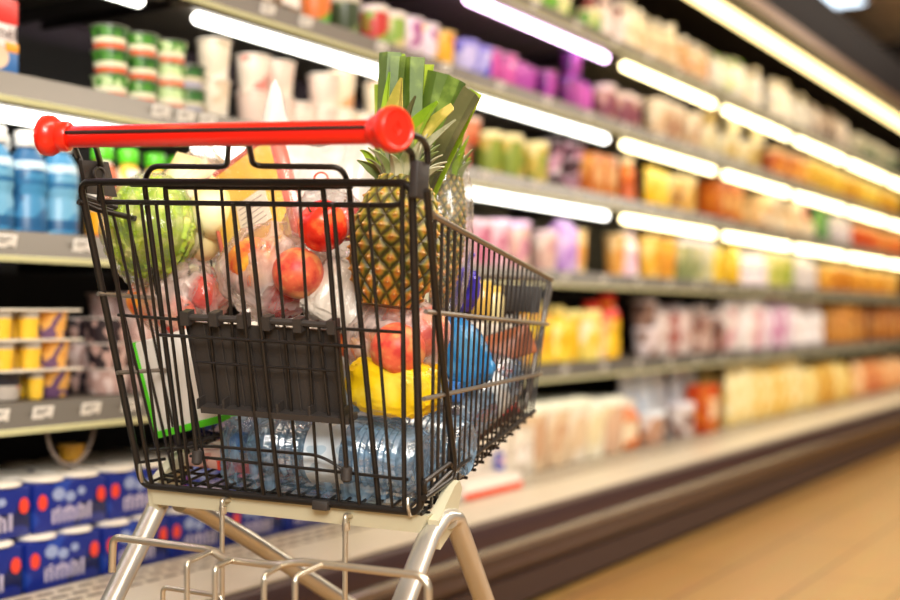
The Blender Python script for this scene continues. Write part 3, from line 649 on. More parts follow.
# handle
HV, HWW = -.088, .058
HL = on_v(52, 137, HV); HR = on_v(400, 131.5, HV)
hu0, hu1 = HL.x, HR.x; hw0, hw1 = HL.z, HR.z
def hp(u): return Vector((u, HV, hw0+(hw1-hw0)*(u-hu0)/(hu1-hu0)))
ax = (HR-HL).normalized()
def along(bm, prof, base, direction, seg=32):
    q = Vector((0, 0, 1)).rotation_difference(direction).to_matrix().to_4x4()
    lathe(bm, prof, seg, Matrix.Translation(base) @ q)
LEN = (HR-HL).length
bm = NB(); along(bm, [(.0135, .012), (.0142, .02), (.0142, LEN-.03), (.0135, LEN-.02)], HL, ax); hd = cpart('handle', bm, M_red)
bm = NB()
tube(bm, [hp(hu0+.02)+Vector((0, -.0139, .0035)), hp(hu1-.035)+Vector((0, -.0139, .0035))], .0026, 8); link('groove', bm, M_slot, hd)
capp = [(.0148, 0), (.0185, .001), (.0195, .004), (.0195, .013), (.0188, .015), (.0225, .018), (.0262, .024), (.0265, .031), (.0255, .036), (.0225, .039), (.021, .0385), (.0195, .0365), (.006, .036)]
axr = (ax+Vector((0, -.42, .03))).normalized(); axl = (-ax+Vector((0, -.30, .03))).normalized()
bm = NB(); along(bm, capp, HR-ax*.030, axr, 40); ec = link('end_cap', bm, M_redcap, hd); HC2 = HR-ax*.030+axr*.0368; e1 = axr.cross(Vector((0, 0, 1))).normalized(); e2 = e1.cross(axr)
bm = NB()
tube(bm, [HC2+e2*.009, HC2+e1*.006, HC2-e2*.008, HC2-e1*.006], .0010, 6, closed=True)
link('embossed_mark', bm, M_redcap, ec)
bm = NB(); along(bm, capp, HL+ax*.030, axl, 40); link('end_cap', bm, M_redcap, hd)
# rear frame: thick closed loop
bm = NB()
loop = [rear(80, 182), rear(412, 183), rear(421, 513), rear(142, 485)]
tube(bm, [loop[0]+Vector((.0, 0, 0)), loop[1], loop[2], loop[3]], .0052, 12, .018, closed=True, nfil=8)
cpart('rear_frame', bm, M_wire)
# gate rails
bm = NB()
tube(bm, [rear(100, 184), rear(99, 201), rear(104, 202), rear(395, 205.5), rear(402, 203), rear(403, 184)], .0036, 10, .008)
cpart('gate_rail', bm, M_wire)
R_THIN, R_MED = .0023, .0034
wires = [  # x,y top ; x at bottom rail ; offset ; radius
    (100, 184, 152, -.004, R_MED), (127, 203, 163, -.004, R_THIN), (141, 203, 177, -.004, R_THIN), (156, 203, 191, -.004, R_THIN),
    (178, 316, 209, .002, R_THIN), (195, 186, 228, .006, R_THIN), (221, 186, 246, .006, R_THIN), (233, 203, 264, -.004, .003), (248, 203, 280, -.004, R_MED),
    (272, 186, 300, .006, R_THIN), (299, 186, 319, .006, R_THIN), (318, 320, 339.5, .002, R_THIN), (333, 203, 360, -.004, .003), (368, 203, 393, -.004, R_THIN), (402, 184, 404.5, -.004, R_MED)]
for xt, yt, xb, off, r in wires:
    yb = 479+(xb-152)*.116
    bm = NB(); a = rear(xt, yt, off); b = rear(xb, yb+4, off if off > 0 else 0)
    mid = rear(xb-(xb-xt)*.06, yb-8, off)
    tube(bm, [a, mid, b], r, 8, .01)
    cpart('gate_wire', bm, M_wire)
# seat carrier: u-shaped support wires rising above the rim
OFFS = .014
for pts in ([(229, 143), (227, 167), (151, 166), (144, 182), (155, 263), (184, 484)], [(248, 143), (253, 166), (341, 167), (349, 184), (355, 265), (379, 506)]):
    bm = NB(); P = [rear(x, y, OFFS) for x, y in pts]
    P[0] = on_v(pts[0][0], 140, HV+.004); P[1] = on_v(pts[1][0], pts[1][1], -.02); P[2] = rear(pts[2][0], pts[2][1], .002)
    tube(bm, P, .0038, 10, .016); cpart('support_wire', bm, M_wire)
bm = NB()
tube(bm, [rear(197, 456, -.008), rear(190, 392, -.006), rear(172, 250, .004), rear(165, 187, .008), rear(323, 188, .008), rear(329, 250, .006), rear(341, 400, -.006), rear(347, 474, -.008)], .0036, 10, .004)
tube(bm, [rear(131, 184.5, .008), rear(352, 186.5, .008)], .0036, 10)
cpart('seat_frame', bm, M_wire)
for x, y in ((197, 457), (346.5, 474)):
    bm = NB(); c = rear(x, y, -.008); lathe(bm, [(.004, -.011), (.0075, -.008), (.0075, .008), (.004, .011)], 14, Matrix.Translation(c)); cpart('pivot', bm, M_plast)
# cross wires
for pts, r, off in (([(118, 315), (185, 320)], R_THIN, .0), ([(160, 335), (218, 338), (363, 347)], R_THIN, -.006), ([(330, 328), (405, 332.5)], R_THIN, 0), ([(196, 362), (336, 371)], .0018, -.004),
                    ([(150, 450), (210, 446), (316, 455), (330, 461), (346, 472)], R_THIN, .006), ([(190, 456), (210, 458), (330, 471), (408, 479.5)], R_THIN, .004),
                    ([(135, 463), (165, 459)], R_THIN, 0.002)):
    bm = NB(); tube(bm, [rear(x, y, off) for x, y in pts], r, 8, .012); cpart('cross_wire', bm, M_wire)
# folded child seat panel
def quad_on(pts, off, thick, bm, mi=0):
    P = [rear(x, y, off) for x, y in pts]; n = (P[1]-P[0]).cross(P[3]-P[0]).normalized()
    if n.y < 0: n = -n
    poly_prism(bm, P, n*thick, mi)
bm = NB(); quad_on([(185, 322), (338, 331), (347, 421), (201, 409)], .012, .004, bm)
sp = cpart('seat_panel', bm, M_plast, sm=False)
bm = NB()
for i in range(11):
    f = i/10; xt = 188+(335-188)*f; xb = 203+(343-203)*f
    quad_on([(xt, 325+9*f), (xt+1.6, 325+9*f), (xb+1.6, 409+12*f), (xb, 409+12*f)], .009, .004, bm)
link('seat_ribs', bm, M_plast, sp, False)
bm = NB()
tube(bm, [rear(184, 317, .002), rear(240, 319.5, .002)], .0048, 8); tube(bm, [rear(264, 320.5, .002), rear(331, 325, .002)], .0048, 8)
for x, y in ((183.5, 321), (212, 322), (240, 324), (264.5, 326), (296, 328), (330, 330)):
    quad_on([(x-4, y-9), (x+4, y-8.6), (x+5, y+5), (x-3, y+4.6)], -.006, .016, bm)
link('hinge_clips', bm, M_plast, sp)
bm = NB()
quad_on([(200, 407), (348, 419), (349, 425), (201, 413)], -.006, .026, bm)
for x, y in ((196.5, 404), (222, 405), (276, 409), (308, 412), (340, 415)): quad_on([(x, y-5), (x+2, y-5), (x+2.6, y+5), (x+.6, y+5)], -.005, .02, bm)
link('seat_lip', bm, M_plast, sp, False)
# corner brackets
bm = NB(); c = on_v(417, 179, -.008); box(bm, c.x-.011, c.x+.001, -.008, .026, c.z-.022, c.z+.023, bev=.002); cpart('corner_bracket', bm, M_plast)
bm = NB()
L = [on_side(x, y, -1) for x, y in ((78, 160), (105, 162), (114, 197), (84, 193))]
poly_prism(bm, L, (.006, 0, 0)); lb = cpart('corner_bracket', bm, M_plast)
c = on_side(95, 174, -1); bm = NB()
ring = [c+Vector((.007, .011*math.cos(a), .009*math.sin(a))) for a in [2*PI*i/16 for i in range(16)]]
tube(bm, ring, .0022, 8, closed=True); link('bracket_eye', bm, M_plast, lb)
bm = NB(); lathe(bm, [(.008, 0), (.008, .001)], 20, Matrix.Translation(c+Vector((.0062, 0, 0))) @ Matrix.Rotation(PI/2, 4, 'Y')); link('bracket_hole', bm, M_black, lb)
bm = NB(); tube(bm, [on_side(84, 197, -1), on_side(116, 207, -1)], .0048, 8); tube(bm, [on_side(84, 201, -1), on_side(112, 210, -1)], .003, 8); cpart('bracket_bar', bm, M_plast)
# handle arms
for pts in ([on_v(428, 164, .018), on_v(427, 147, .012), on_v(420, 136, -.03), HR-ax*.02],
            [on_v(413, 164, -.002), on_v(412, 153, -.01), on_v(405, 147, -.04), HR-ax*.022]):
    bm = NB(); tube(bm, pts, .0042, 10, .018); cpart('handle_arm', bm, M_wire)
for pts in ([on_side(81, 163, -1), on_side(78, 156, -1, .004), HL+ax*.03+Vector((0, .0, 0))], [on_side(101, 165, -1, -.003), on_v(96, 147, -.03), on_v(93, 143, HV+.006)]):
    bm = NB(); tube(bm, pts, .0042, 10, .012); cpart('handle_arm', bm, M_wire)
# sides
VF = .70
M_rim = mat('rim_worn', '#8a8176', .3, .7, noise_amt=.1)
def vfw(w): return VF-.06*(-(w+.1)/.23) if w < -.1 else VF
for s in (1, -1):
    bm = NB()
    tube(bm, [side(.0, -.030, s)+Vector((0, 0, 0)), side(.03, rimw(.03), s), side(VF, rimw(VF), s)], .0042, 10, .01); cpart('side_rim', bm, M_rim if s > 0 else M_wire)
    for w0, w1 in ((-.155, -.178), (-.266, -.262)):
        bm = NB(); tube(bm, [side(SL*-w0-.012, w0, s)+Vector((s*.003, 0, 0)), side(vfw(w1), w1, s)+Vector((s*.003, 0, 0))], .0032, 8); cpart('side_rail', bm, M_rim)
    bm = NB(); tube(bm, [side(.17, -.385, s), side(vfw(-.325), -.325, s)], .0034, 8); cpart('side_rail', bm, M_wire)
    n = 24
    for i in range(n):
        v0 = .035+(VF-.045)*i/(n-1); v1 = .155+(VF-.06-.165)*i/(n-1)
        bm = NB(); tube(bm, [side(v0, rimw(v0), s), side(v1, floorw(v1), s), side(v1, floorw(v1), s)+Vector((-s*.02, 0, 0))], .0017 if i > 3 else .0023, 6, .006); cpart('side_wire', bm, M_wire)
# outer bent tube at the rear right and left
bm = NB(); P = [on_side(x, y, 1, .004) for x, y in ((427, 190), (435, 290), (443, 370), (454, 462), (452, 478), (424, 498))]
tube(bm, P, .0048, 10, .02); cpart('side_post', bm, M_wire)
bm = NB(); P = [on_side(x, y, 1, .003) for x, y in ((424, 482), (450, 463), (452, 470), (425, 496))]
tube(bm, P, .0036, 8, .006, closed=True); cpart('hinge_loop', bm, M_wire)
# front panel
bm = NB(); FP = lambda u, w: Vector((u, vfw(w)-.0, w))
tube(bm, [FP(hw(VF, -.1), -.1), FP(-hw(VF, -.1), -.1), FP(-.165, -.33)+Vector((0, 0, 0)), FP(.165, -.33)], .0046, 10, .02, closed=True); cpart('front_frame', bm, M_rim)
for i in range(13):
    f = -1+2*(i+1)/14; bm = NB(); tube(bm, [FP(f*.185, -.1), FP(f*.165, -.33)], .0022, 6); cpart('front_wire', bm, M_wire)
for w in (-.178, -.262):
    bm = NB(); tube(bm, [FP(-.18, w), FP(.18, w)], .0026, 6); cpart('front_rail', bm, M_rim)
bm = NB(); box(bm, -.165, .165, VF-.012, VF-.006, -.160, -.112, bev=.002); cpart('front_plate', bm, M_plast)
# basket floor
bm = NB()
for i in range(19):
    u = -.215+.43*i/18; f = u/.229
    tube(bm, [Vector((u, .13, floorw(.13))), Vector((u*.74, .63, floorw(.63)))], .0024, 6)
for i in range(14):
    v = .15+.48*i/13; ww = hw(v, floorw(v))
    tube(bm, [Vector((-ww, v, floorw(v)-.004)), Vector((ww, v, floorw(v)-.004))], .0024, 6)
cpart('basket_floor', bm, M_wire)
# chassis
bm = NB()
A = [rear(150, 487, .004), rear(428, 516, .004), rear(420, 533, .004), rear(154, 504, .004)]
poly_prism(bm, A, (0, .03, 0)); cpart('cross_beam', bm, M_cream)
bm = NB(); c = rear(322, 505, -.004); box(bm, c.x-.012, c.x+.012, c.y-.008, c.y+.004, c.z-.0065, c.z+.0065, bev=.002); cpart('clamp', bm, M_plast)
for s in (1, -1):
    bm = NB()
    P = [Vector((s*.236, .140, -.432)), Vector((s*.234, .195, -.392)), Vector((s*.232, .215, -.388)), Vector((s*.232, .225, -.40)), Vector((s*.234, .20, -.450)), Vector((s*.236, .150, -.472))]
    poly_prism(bm, P, (-s*.016, 0, 0)); cpart('side_beam', bm, M_cream)
M_leg = mat('leg_zinc', '#cfccc4', .28, .75, noise_amt=.04)
def leg(pix, fl=.8):
    P = [on_v(x, y, v) for x, y, v in pix]
    Aw, Pw = cw(P[-2]), cw(P[-1]); t = (Aw.z-.10)/(Aw.z-Pw.z); E = CI @ (Aw+(Pw-Aw)*t)
    bm = NB(); tube(bm, P[:-1]+[E], .0165, 16, .03, flat=fl, flat_dir=(1, 0, 0)); lg = cpart('leg', bm, M_leg)
    ew = cw(E); bm = NB(); ang = math.atan2(CF.y, CF.x)
    mm = CI @ Matrix.Translation((ew.x, ew.y, .050)) @ Matrix.Rotation(ang, 4, 'Z') @ Matrix.Rotation(PI/2, 4, 'X') @ Matrix.Translation((0, 0, -.015))
    lathe(bm, [(.02, 0), (.047, .002), (.050, .006), (.050, .024), (.047, .028), (.02, .030)], 28, mm); link('caster_wheel', bm, M_rubber, lg)
    bm = NB(); q = CI @ Matrix.Translation((ew.x, ew.y, 0)) @ Matrix.Rotation(ang, 4, 'Z')
    for yy in (-.022, .018): box(bm, -.016, .016, yy, yy+.004, .045, .115, mtx=q)
    box(bm, -.018, .018, -.022, .022, .105, .118, mtx=q); link('caster_fork', bm, M_chrome, lg)
leg([(450, 516, .185), (443, 515, .165), (428, 537, .14), (405, 598, .05)], .62)
leg([(446, 520, .175), (453, 516, .20), (462, 540, .25), (483, 598, .40)], .8)
leg([(162, 497, .175), (158, 505, .165), (146, 530, .14), (112, 600, .06)], .8)
leg([(180, 503, .175), (196, 508, .21), (250, 540, .31), (341, 600, .50)], .8)
for x, y in ((408, 507), (140, 473)):
    bm = NB(); tube(bm, [rear(x, y-9, -.002), rear(x, y, -.008), rear(x+2, y+9, -.004), rear(x+5, y+8, .004)], .0026, 8, .004); cpart('corner_hook', bm, M_chrome)
# zinc rack under the basket
bm = NB(); V0 = -.02
tube(bm, [on_v(x, y, V0) for x, y in ((112, 572), (113, 537), (212, 550), (224, 559), (278, 565.5), (300, 561.5), (420, 575.5), (428, 584), (429, 770))], .0052, 12, .012); rk = cpart('lower_rack', bm, M_chrome)
for a in (((212, 551, V0), (187, 562, -.08), (187, 790, -.08)), ((232, 560, V0), (215, 567, -.08), (215, 790, -.08)), ((281, 566, V0), (264, 575, -.08), (264, 790, -.08)), ((322, 564, V0), (295, 577, -.08), (295, 790, -.08)),
          ((162, 650, .0), (163, 587, .0), (222, 596, .0), (222, 650, 0))):
    bm = NB(); tube(bm, [on_v(x, y, v) for x, y, v in a], .0035, 10, .008); link('rack_wire', bm, M_chrome, rk)
for a in ((222, 502, 222, 650), (345, 518, 345, 655)):
    bm = NB(); p0 = on_v(a[0], a[1], .118); p1 = on_v(a[2], a[3], .118)
    tube(bm, [p0+Vector((0, .02, 0)), p0+Vector((0, 0, .004)), p1], .0036, 10, .006)
    lathe(bm, [(.0055, 0), (.0055, .010)], 10, Matrix.Translation(p0+Vector((.002, 0, -.016)))); cpart('hanger_rod', bm, M_chrome)
bm = NB(); q = [on_v(112, 650, V0)+Vector((0, 0, -.16)), on_v(429, 655, V0)+Vector((0, 0, -.16))]
tube(bm, [q[0], q[1], q[1]+Vector((-.04, .42, .02)), q[0]+Vector((.04, .42, .02))], .005, 10, .02, closed=True)
for i in range(7):
    f = (i+1)/8; a = q[0].lerp(q[1], f); tube(bm, [a, a+Vector((.04-.08*f, .42, .02))], .003, 8)
link('rack_tray', bm, M_chrome, rk)

# ------------------------------------------------------------------ groceries
def bagmesh(rx, ry, rz, seed, amp=.10, fine=.035, freq=2.2, sub=5, twist=None, sq=1.):
    bm = NB(); bmesh.ops.create_icosphere(bm, subdivisions=sub, radius=1)
    off = Vector((seed*3.1, seed*1.7, seed*.9))
    for v in bm.verts:
        n = v.co.normalized()
        q = Vector([math.copysign(abs(c)**sq, c) for c in n])
        a = noise.noise(n*freq+off)*amp
        b = (1-abs(noise.noise(Vector((n.x*6, n.y*6, n.z*2.2))+off*2))*3.0)
        c = max(0, b)**2*fine + noise.noise(Vector((n.x*9, n.y*9, n.z*3))+off)*fine*.35
        k = 1+a+c
        if twist and n.z > twist:      # gathered neck
            f = (n.z-twist)/(1-twist); q = Vector((q.x*(1-f*.75), q.y*(1-f*.75), q.z+f*.35)); k += .05*math.sin(math.atan2(n.y, n.x)*9)*f
        v.co = Vector((q.x*rx*k, q.y*ry*k, q.z*rz*k))
    return bm
def put(o, p, R=None):
    m = CM @ Matrix.Translation(p)
    if R is not None: m = m @ R
    o.matrix_world = m; return o
def rot(x=0, y=0, z=0):
    return Matrix.Rotation(math.radians(z), 4, 'Z') @ Matrix.Rotation(math.radians(y), 4, 'Y') @ Matrix.Rotation(math.radians(x), 4, 'X')
def px2m(n, v): return n*(CAMP.y*-1+v)*1.0/F_PX*1.06
def skin_mat(name, c1, c2, c3, scale=9, rough=.4):
    m = printed(name, c1, c2, c3, scale, rough)
    for n in m.node_tree.nodes:
        if n.type == 'VALTORGB':
            n.color_ramp.interpolation = 'EASE'; n.color_ramp.elements[0].position = .3; n.color_ramp.elements[1].position = .5; n.color_ramp.elements[2].position = .68
        if n.type == 'TEX_NOISE': n.inputs['Detail'].default_value = 5
    return m
M_film = film('bag_film_clear', '#fffaf0', .10, .10, 34)
M_film2 = film('bag_film_milky', '#fff0e8', .40, .06, 16)
M_filmw = film('bag_film_white', '#fffaf4', 2.2, .12, 16, .3)
M_filmg = film('bag_film_crisp', '#f4f2ea', .30, .2, 40)
def lobj(name, bm, m, label=None, cat=None, group=None, p=None, R=None, smooth=True):
    o = link(name, bm, m, None, smooth)
    if p is not None: put(o, p, R)
    if label: tag(o, label, cat, group)
    return o
# lettuce
p = on_v(152, 229, .17)
bm = bagmesh(.056, .06, .068, 5, .10, .16, 2.6, 6)
M_let = skin_mat('lettuce_green', '#c2e01c', '#94c410', '#f2f48c', 40, .45)
r = empty('lettuce'); put(r, p)
link('head', bm, M_let, r)
random.seed(3)
for k in range(9):
    bm = NB(); a0 = 2*PI*k/9; nx, nz = 8, 10; g = []
    for i in range(nx+1):
        row = []
        for j in range(nz+1):
            aa = a0+(-.5+i/nx)*1.05; e = -1.2+2.1*j/nz; ruf = .05*math.sin(i*2.3+k)*(j/nz)**2+.03*noise.noise(Vector((i*.7, j*.7, k)))
            rr = 1.03+ruf*2.2+.035*(k % 3)
            row.append(bm.verts.new((.057*rr*math.cos(aa)*math.cos(e), .061*rr*math.sin(aa)*math.cos(e), .069*rr*math.sin(e))))
        g.append(row)
    for i in range(nx):
        for j in range(nz): bm.faces.new((g[i][j], g[i+1][j], g[i+1][j+1], g[i][j+1]))
    bmesh.ops.solidify(bm, geom=bm.faces[:], thickness=.0012); link('leaf', bm, M_let, r)
tag(r, 'round green lettuce in a clear bag at the basket\'s left rear', 'lettuce')
lobj('plastic_bag', bagmesh(.072, .074, .084, 9, .08, .05, 2.0), M_film, 'clear crinkled plastic bag around the green lettuce', 'plastic bag', p=on_v(152, 230, .17))
# pale melon-like bag behind
M_onion = skin_mat('pale_skin', '#f0d890', '#e4c068', '#f6eec0', 8, .4)
i = 0
for x, y, v, rr, lb in ((192, 186, .27, .046, 'pale golden onion at the top of the bag behind the lettuce'), (216, 212, .24, .042, 'pale onion beside the cheese packet, low in the bag behind the lettuce'),
                        (200, 240, .25, .034, 'pale onion nearest the lettuce under the topmost one'), (168, 196, .30, .034, 'pale onion at the left of the bag, above the lettuce')):
    bm = NB(); lathe(bm, [(rr*math.sin(a)*1.0+.0001, -rr*math.cos(a)+(rr*.35*max(0, (a-2.4)/.74)**2)) for a in [PI*k/18 for k in range(19)]], 28, cap0=False, cap1=False)
    o = link('onion', bm, M_onion, None); put(o, on_v(x, y, v), rot(y=20*i-30)); tag(o, lb, 'onion'); i += 1
lobj('plastic_bag', bagmesh(.092, .06, .082, 14, .10, .05, 2.0, twist=.8), M_film2, 'clear plastic bag with pale onions behind the lettuce', 'plastic bag', p=on_v(203, 209, .28))
# cheese packet
r = empty('cheese_packet'); put(r, on_v(255, 207, .225), rot(x=-14, y=-30, z=-6))
bm = NB(); box(bm, -.068, .068, -.011, .011, -.086, .086, bev=.004); link('cheese', bm, skin_mat('cheese_yellow', '#f0c04a', '#eab038', '#f6d478', 14), r)
bm = NB()
for a in ((.062, .074, -.092, .092), (-.074, -.068, -.092, .092)): box(bm, a[0], a[1], -.013, .013, a[2], a[3], bev=.003)
box(bm, -.074, .074, -.013, .013, .083, .092, bev=.003); link('red_border', bm, mat('border_red', '#d26a5a', .3), r)
bm = NB(); box(bm, -.025, .035, -.0135, -.0115, -.045, .012, bev=.0005); lb = link('paper_label', bm, mat('label_pale', '#e8d8c4', .5), r)
bm = NB()
for q in range(5): box(bm, -.02, .028-.004*(q % 2), -.0141, -.0134, -.036+.009*q, -.0345+.009*q)
link('label_lines', bm, mat('label_ink_faint', '#b09c90', .6), lb)
bm = bagmesh(.076, .0165, .095, 17, .006, .006, 3, 5, sq=.3); link('wrapper', bm, film('cheese_film', '#fff8ec', .05, .10, 20), r)
tag(r, 'yellow cheese packet with red border leaning under the handle', 'cheese packet')
# big white carrier bag behind
def white_bag(name, outline_top, p, w, d, h, seed):
    bm = NB(); nx, nz = 48, 30; g = []
    for s in (-1, 1):
        gg = []
        for i in range(nx+1):
            f = i/nx; x = -1+2*f; row = []
            ht = outline_top(f)
            for j in range(nz+1):
                z = j/nz; e = math.sqrt(max(0, 1-x*x))*(1-z**3)*.9+.03
                nn = noise.noise(Vector((x*3, z*2+seed, s)))*.25+noise.noise(Vector((x*9, z*4+seed, s*2)))*.12
                row.append(bm.verts.new((x*w/2*(1-.1*z), s*d/2*e*(1+nn)+.01*nn, z*ht*h+nn*.012)))
            gg.append(row)
        for i in range(nx):
            for j in range(nz): bm.faces.new((gg[i][j], gg[i+1][j], gg[i+1][j+1], gg[i][j+1]))
        g.append(gg)
    for i in range(nx): bm.faces.new((g[0][i][0], g[0][i+1][0], g[1][i+1][0], g[1][i][0]))
    bmesh.ops.remove_doubles(bm, verts=bm.verts, dist=.0008)
    return bm
def topline(f):
    pts = [(0, .70), (.07, .97), (.10, 1.0), (.14, .95), (.24, .76), (.3, .66), (.5, .62), (.7, .66), (.88, .78), (1, .84)]
    for (a, ya), (b, yb) in zip(pts, pts[1:]):
        if a <= f <= b: t = (f-a)/(b-a); t = t*t*(3-2*t); return ya+(yb-ya)*t
    return .6
pb = on_v(314, 262, .40)
r = link('carrier_bag', white_bag('b', topline, None, .245, .16, .298, 2), M_filmw); put(r, pb); tag(r, 'white carrier bag with a peaked corner standing behind the red handle', 'carrier bag')
bm = NB(); c = on_v(321, 179, .30); ringp = [Vector((.012*math.cos(a), 0, .010*math.sin(a))) for a in [math.radians(t) for t in range(-10, 200, 15)]]
tube(bm, ringp, .0016, 6); o = link('red_print', bm, mat('print_red', '#e0553a', .4), r); o.matrix_local = CM.inverted() @ CM @ Matrix.Translation(c-pb)
# fruit
def fruit(name, rr, m, stem=True, dim=.25):
    bm = NB(); prof = []
    for k in range(25):
        a = PI*k/24; q = rr*math.sin(a); z = -rr*math.cos(a)
        if k > 17: z -= rr*dim*math.exp(-(q/(rr*.33))**2)
        if k < 5: z += rr*.12*math.exp(-(q/(rr*.3))**2)
        prof.append((q+.0001, z))
    lathe(bm, prof, 32, cap0=False, cap1=False)
    for v in bm.verts:
        n = v.co.normalized(); v.co *= 1+.03*noise.noise(n*1.5+Vector((rr*500, 0, 0)))
    r = empty(name); link('flesh', bm, m, r)
    if stem: bm = NB(); tube(bm, [(0, 0, rr*.68), (.001, 0, rr*.9), (.004, 0, rr*1.08)], .0013, 6); link('stem', bm, mat('stem_brown', '#5a3c20', .7), r)
    return r
M_peach = skin_mat('peach_skin', '#f2903a', '#e04a30', '#ffc83c', 40, .42)
M_peach2 = skin_mat('peach_skin_red', '#ee6a48', '#d83a34', '#f8a868', 46, .42)
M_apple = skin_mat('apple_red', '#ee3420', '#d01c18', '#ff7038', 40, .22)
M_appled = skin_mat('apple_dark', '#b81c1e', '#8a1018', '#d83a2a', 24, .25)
for x, y, v, rr, m, nm, lb, R in (
    (253, 263, .16, .037, M_peach, 'peach', 'yellow-orange peach in the bag above the folded seat panel', (20, 40, 0)),
    (298, 273, .15, .036, M_peach2, 'peach', 'rosy peach beside the yellow-orange one, left of the white wrapped packet', (-25, -30, 0)),
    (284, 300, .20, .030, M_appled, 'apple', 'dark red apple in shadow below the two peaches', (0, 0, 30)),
    (148, 300, .19, .032, M_peach, 'peach', 'orange peach in the bag directly below the lettuce', (30, 0, 0)),
    (176, 315, .20, .030, M_peach2, 'peach', 'reddish peach right of the one below the lettuce', (10, 50, 0)),
    (208, 292, .24, .030, M_apple, 'apple', 'red apple half hidden in the bag, left of the peaches', (0, 20, 0)),
    (323, 226, .16, .036, M_apple, 'apple', 'glossy bright red apple beside the pineapple', (40, -30, 0)),
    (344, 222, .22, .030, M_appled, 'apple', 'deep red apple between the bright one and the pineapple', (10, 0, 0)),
    (398, 350, .14, .037, M_peach2, 'peach', 'rosy peach above the yellow bag at the right rear corner', (-30, 20, 0)),
    (424, 332, .22, .036, M_peach2, 'peach', 'rosy peach just below the pineapple at the right side wires', (0, -30, 0)),
    (356, 338, .20, .032, M_peach, 'peach', 'orange-red peach beside the seat panel\'s right edge', (0, 60, 0)),
    (378, 318, .24, .032, M_peach2, 'peach', 'rosy peach under the white wrapped packet', (0, 10, 40)),
    ):
    o = fruit(nm, rr, m, stem=True); put(o, on_v(x, y, v), rot(*R)); tag(o, lb, nm)
lobj('plastic_bag', bagmesh(.082, .066, .07, 21, .12, .06, 2.4), M_film2, 'clear plastic bag holding the two peaches above the seat panel', 'plastic bag', p=on_v(272, 272, .19))
lobj('plastic_bag', bagmesh(.078, .06, .058, 25, .12, .07, 2.4), M_film2, 'clear plastic bag of fruit below the lettuce', 'plastic bag', p=on_v(180, 298, .21))
lobj('plastic_bag', bagmesh(.062, .058, .05, 31, .1, .06, 2.4), M_film, 'thin plastic bag around the red apples beside the pineapple', 'plastic bag', p=on_v(328, 224, .20))
lobj('plastic_bag', bagmesh(.075, .066, .06, 37, .12, .07, 2.4), M_film2, 'clear plastic bag of peaches at the right rear corner', 'plastic bag', p=on_v(395, 338, .20))
# white wrapped packet centre
r = empty('wrapped_packet'); put(r, on_v(345, 300, .19), rot(x=-20, y=24, z=10))
bm = bagmesh(.052, .03, .046, 41, .10, .05, 2.6, 5, sq=.5); link('contents', bm, mat('packet_pale', '#ddd0c0', .5, noise_amt=.15, nscale=18), r)
bm = bagmesh(.055, .033, .050, 43, .06, .04, 2.6, 5, sq=.6); link('wrapping', bm, M_film, r)
tag(r, 'whitish plastic-wrapped packet between the peaches and the pineapple', 'packet')
# pineapple
def pineapple_body(R, H, N=13):
    bm = NB(); col = bm.loops.layers.float_color.new('Col'); nu, nv = 216, 170; rows = []; cols = {}
    pitch = R*2*PI/N*1.02
    for j in range(nv+1):
        z = j/nv; zz = z*H
        prof = (math.sin(PI*min(1, max(0, .07+z*.86)))**.42)*(1.0-.10*z)
        row = []
        for i in range(nu):
            a = 2*PI*i/nu; B = zz/pitch+.10*noise.noise(Vector((math.cos(a)*2.5, math.sin(a)*2.5, zz*22))); A = a/(2*PI)*N+.10*noise.noise(Vector((math.cos(a)*2.5, math.sin(a)*2.5, zz*22+9)))
            f1 = (A+B) % 1-.5; f2 = (A-B) % 1-.5
            d = max(abs(f1), abs(f2)); bump = (1-(d*2)**2.2)
            ctr = math.hypot(f1, f2)
            rr = R*prof*(1+.11*bump+(.09*max(0, 1-ctr/.14)))
            v = bm.verts.new((rr*math.cos(a), rr*math.sin(a), zz-H/2)); row.append(v)
            nz = noise.noise(Vector((math.floor(A+B)*1.3, math.floor(A-B)*2.1, .5)))
            up = (f1-f2)
            g = rgb('#35400f'); y = rgb('#98862a'); o = rgb('#bc6e26'); t = rgb('#d9b070'); dk = rgb('#4a3a18')
            def mx(p, q, k): k = max(0, min(1, k)); return tuple(p[m]*(1-k)+q[m]*k for m in range(4))
            fn = noise.noise(Vector((a*9, zz*160, 1.)))
            c = mx(g, y, (bump-.25)*1.4+.5*nz+.5*fn)
            c = mx(c, o, (1-ctr/.34)*1.1+.5*nz+.4*fn-(z-.45)*.9)
            if ctr < .07: c = t
            c = mx(c, dk, (d-.35)*8+.7*fn)
            cols[v] = c
        rows.append(row)
    for j in range(nv):
        for i in range(nu):
            f = bm.faces.new((rows[j][i], rows[j][(i+1) % nu], rows[j+1][(i+1) % nu], rows[j+1][i]))
            for l in f.loops: l[col] = cols[l.vert]
    f = bm.faces.new(rows[0][::-1]); f2 = bm.faces.new(rows[-1])
    for l in list(f.loops)+list(f2.loops): l[col] = rgb('#6b5a24')
    return bm
m = bpy.data.materials.new('pineapple_rind'); m.use_nodes = True
va = m.node_tree.nodes.new('ShaderNodeVertexColor'); va.layer_name = 'Col'
m.node_tree.links.new(va.outputs[0], m.node_tree.nodes['Principled BSDF'].inputs['Base Color']); m.node_tree.nodes['Principled BSDF'].inputs['Roughness'].default_value = .45
M_rind = m
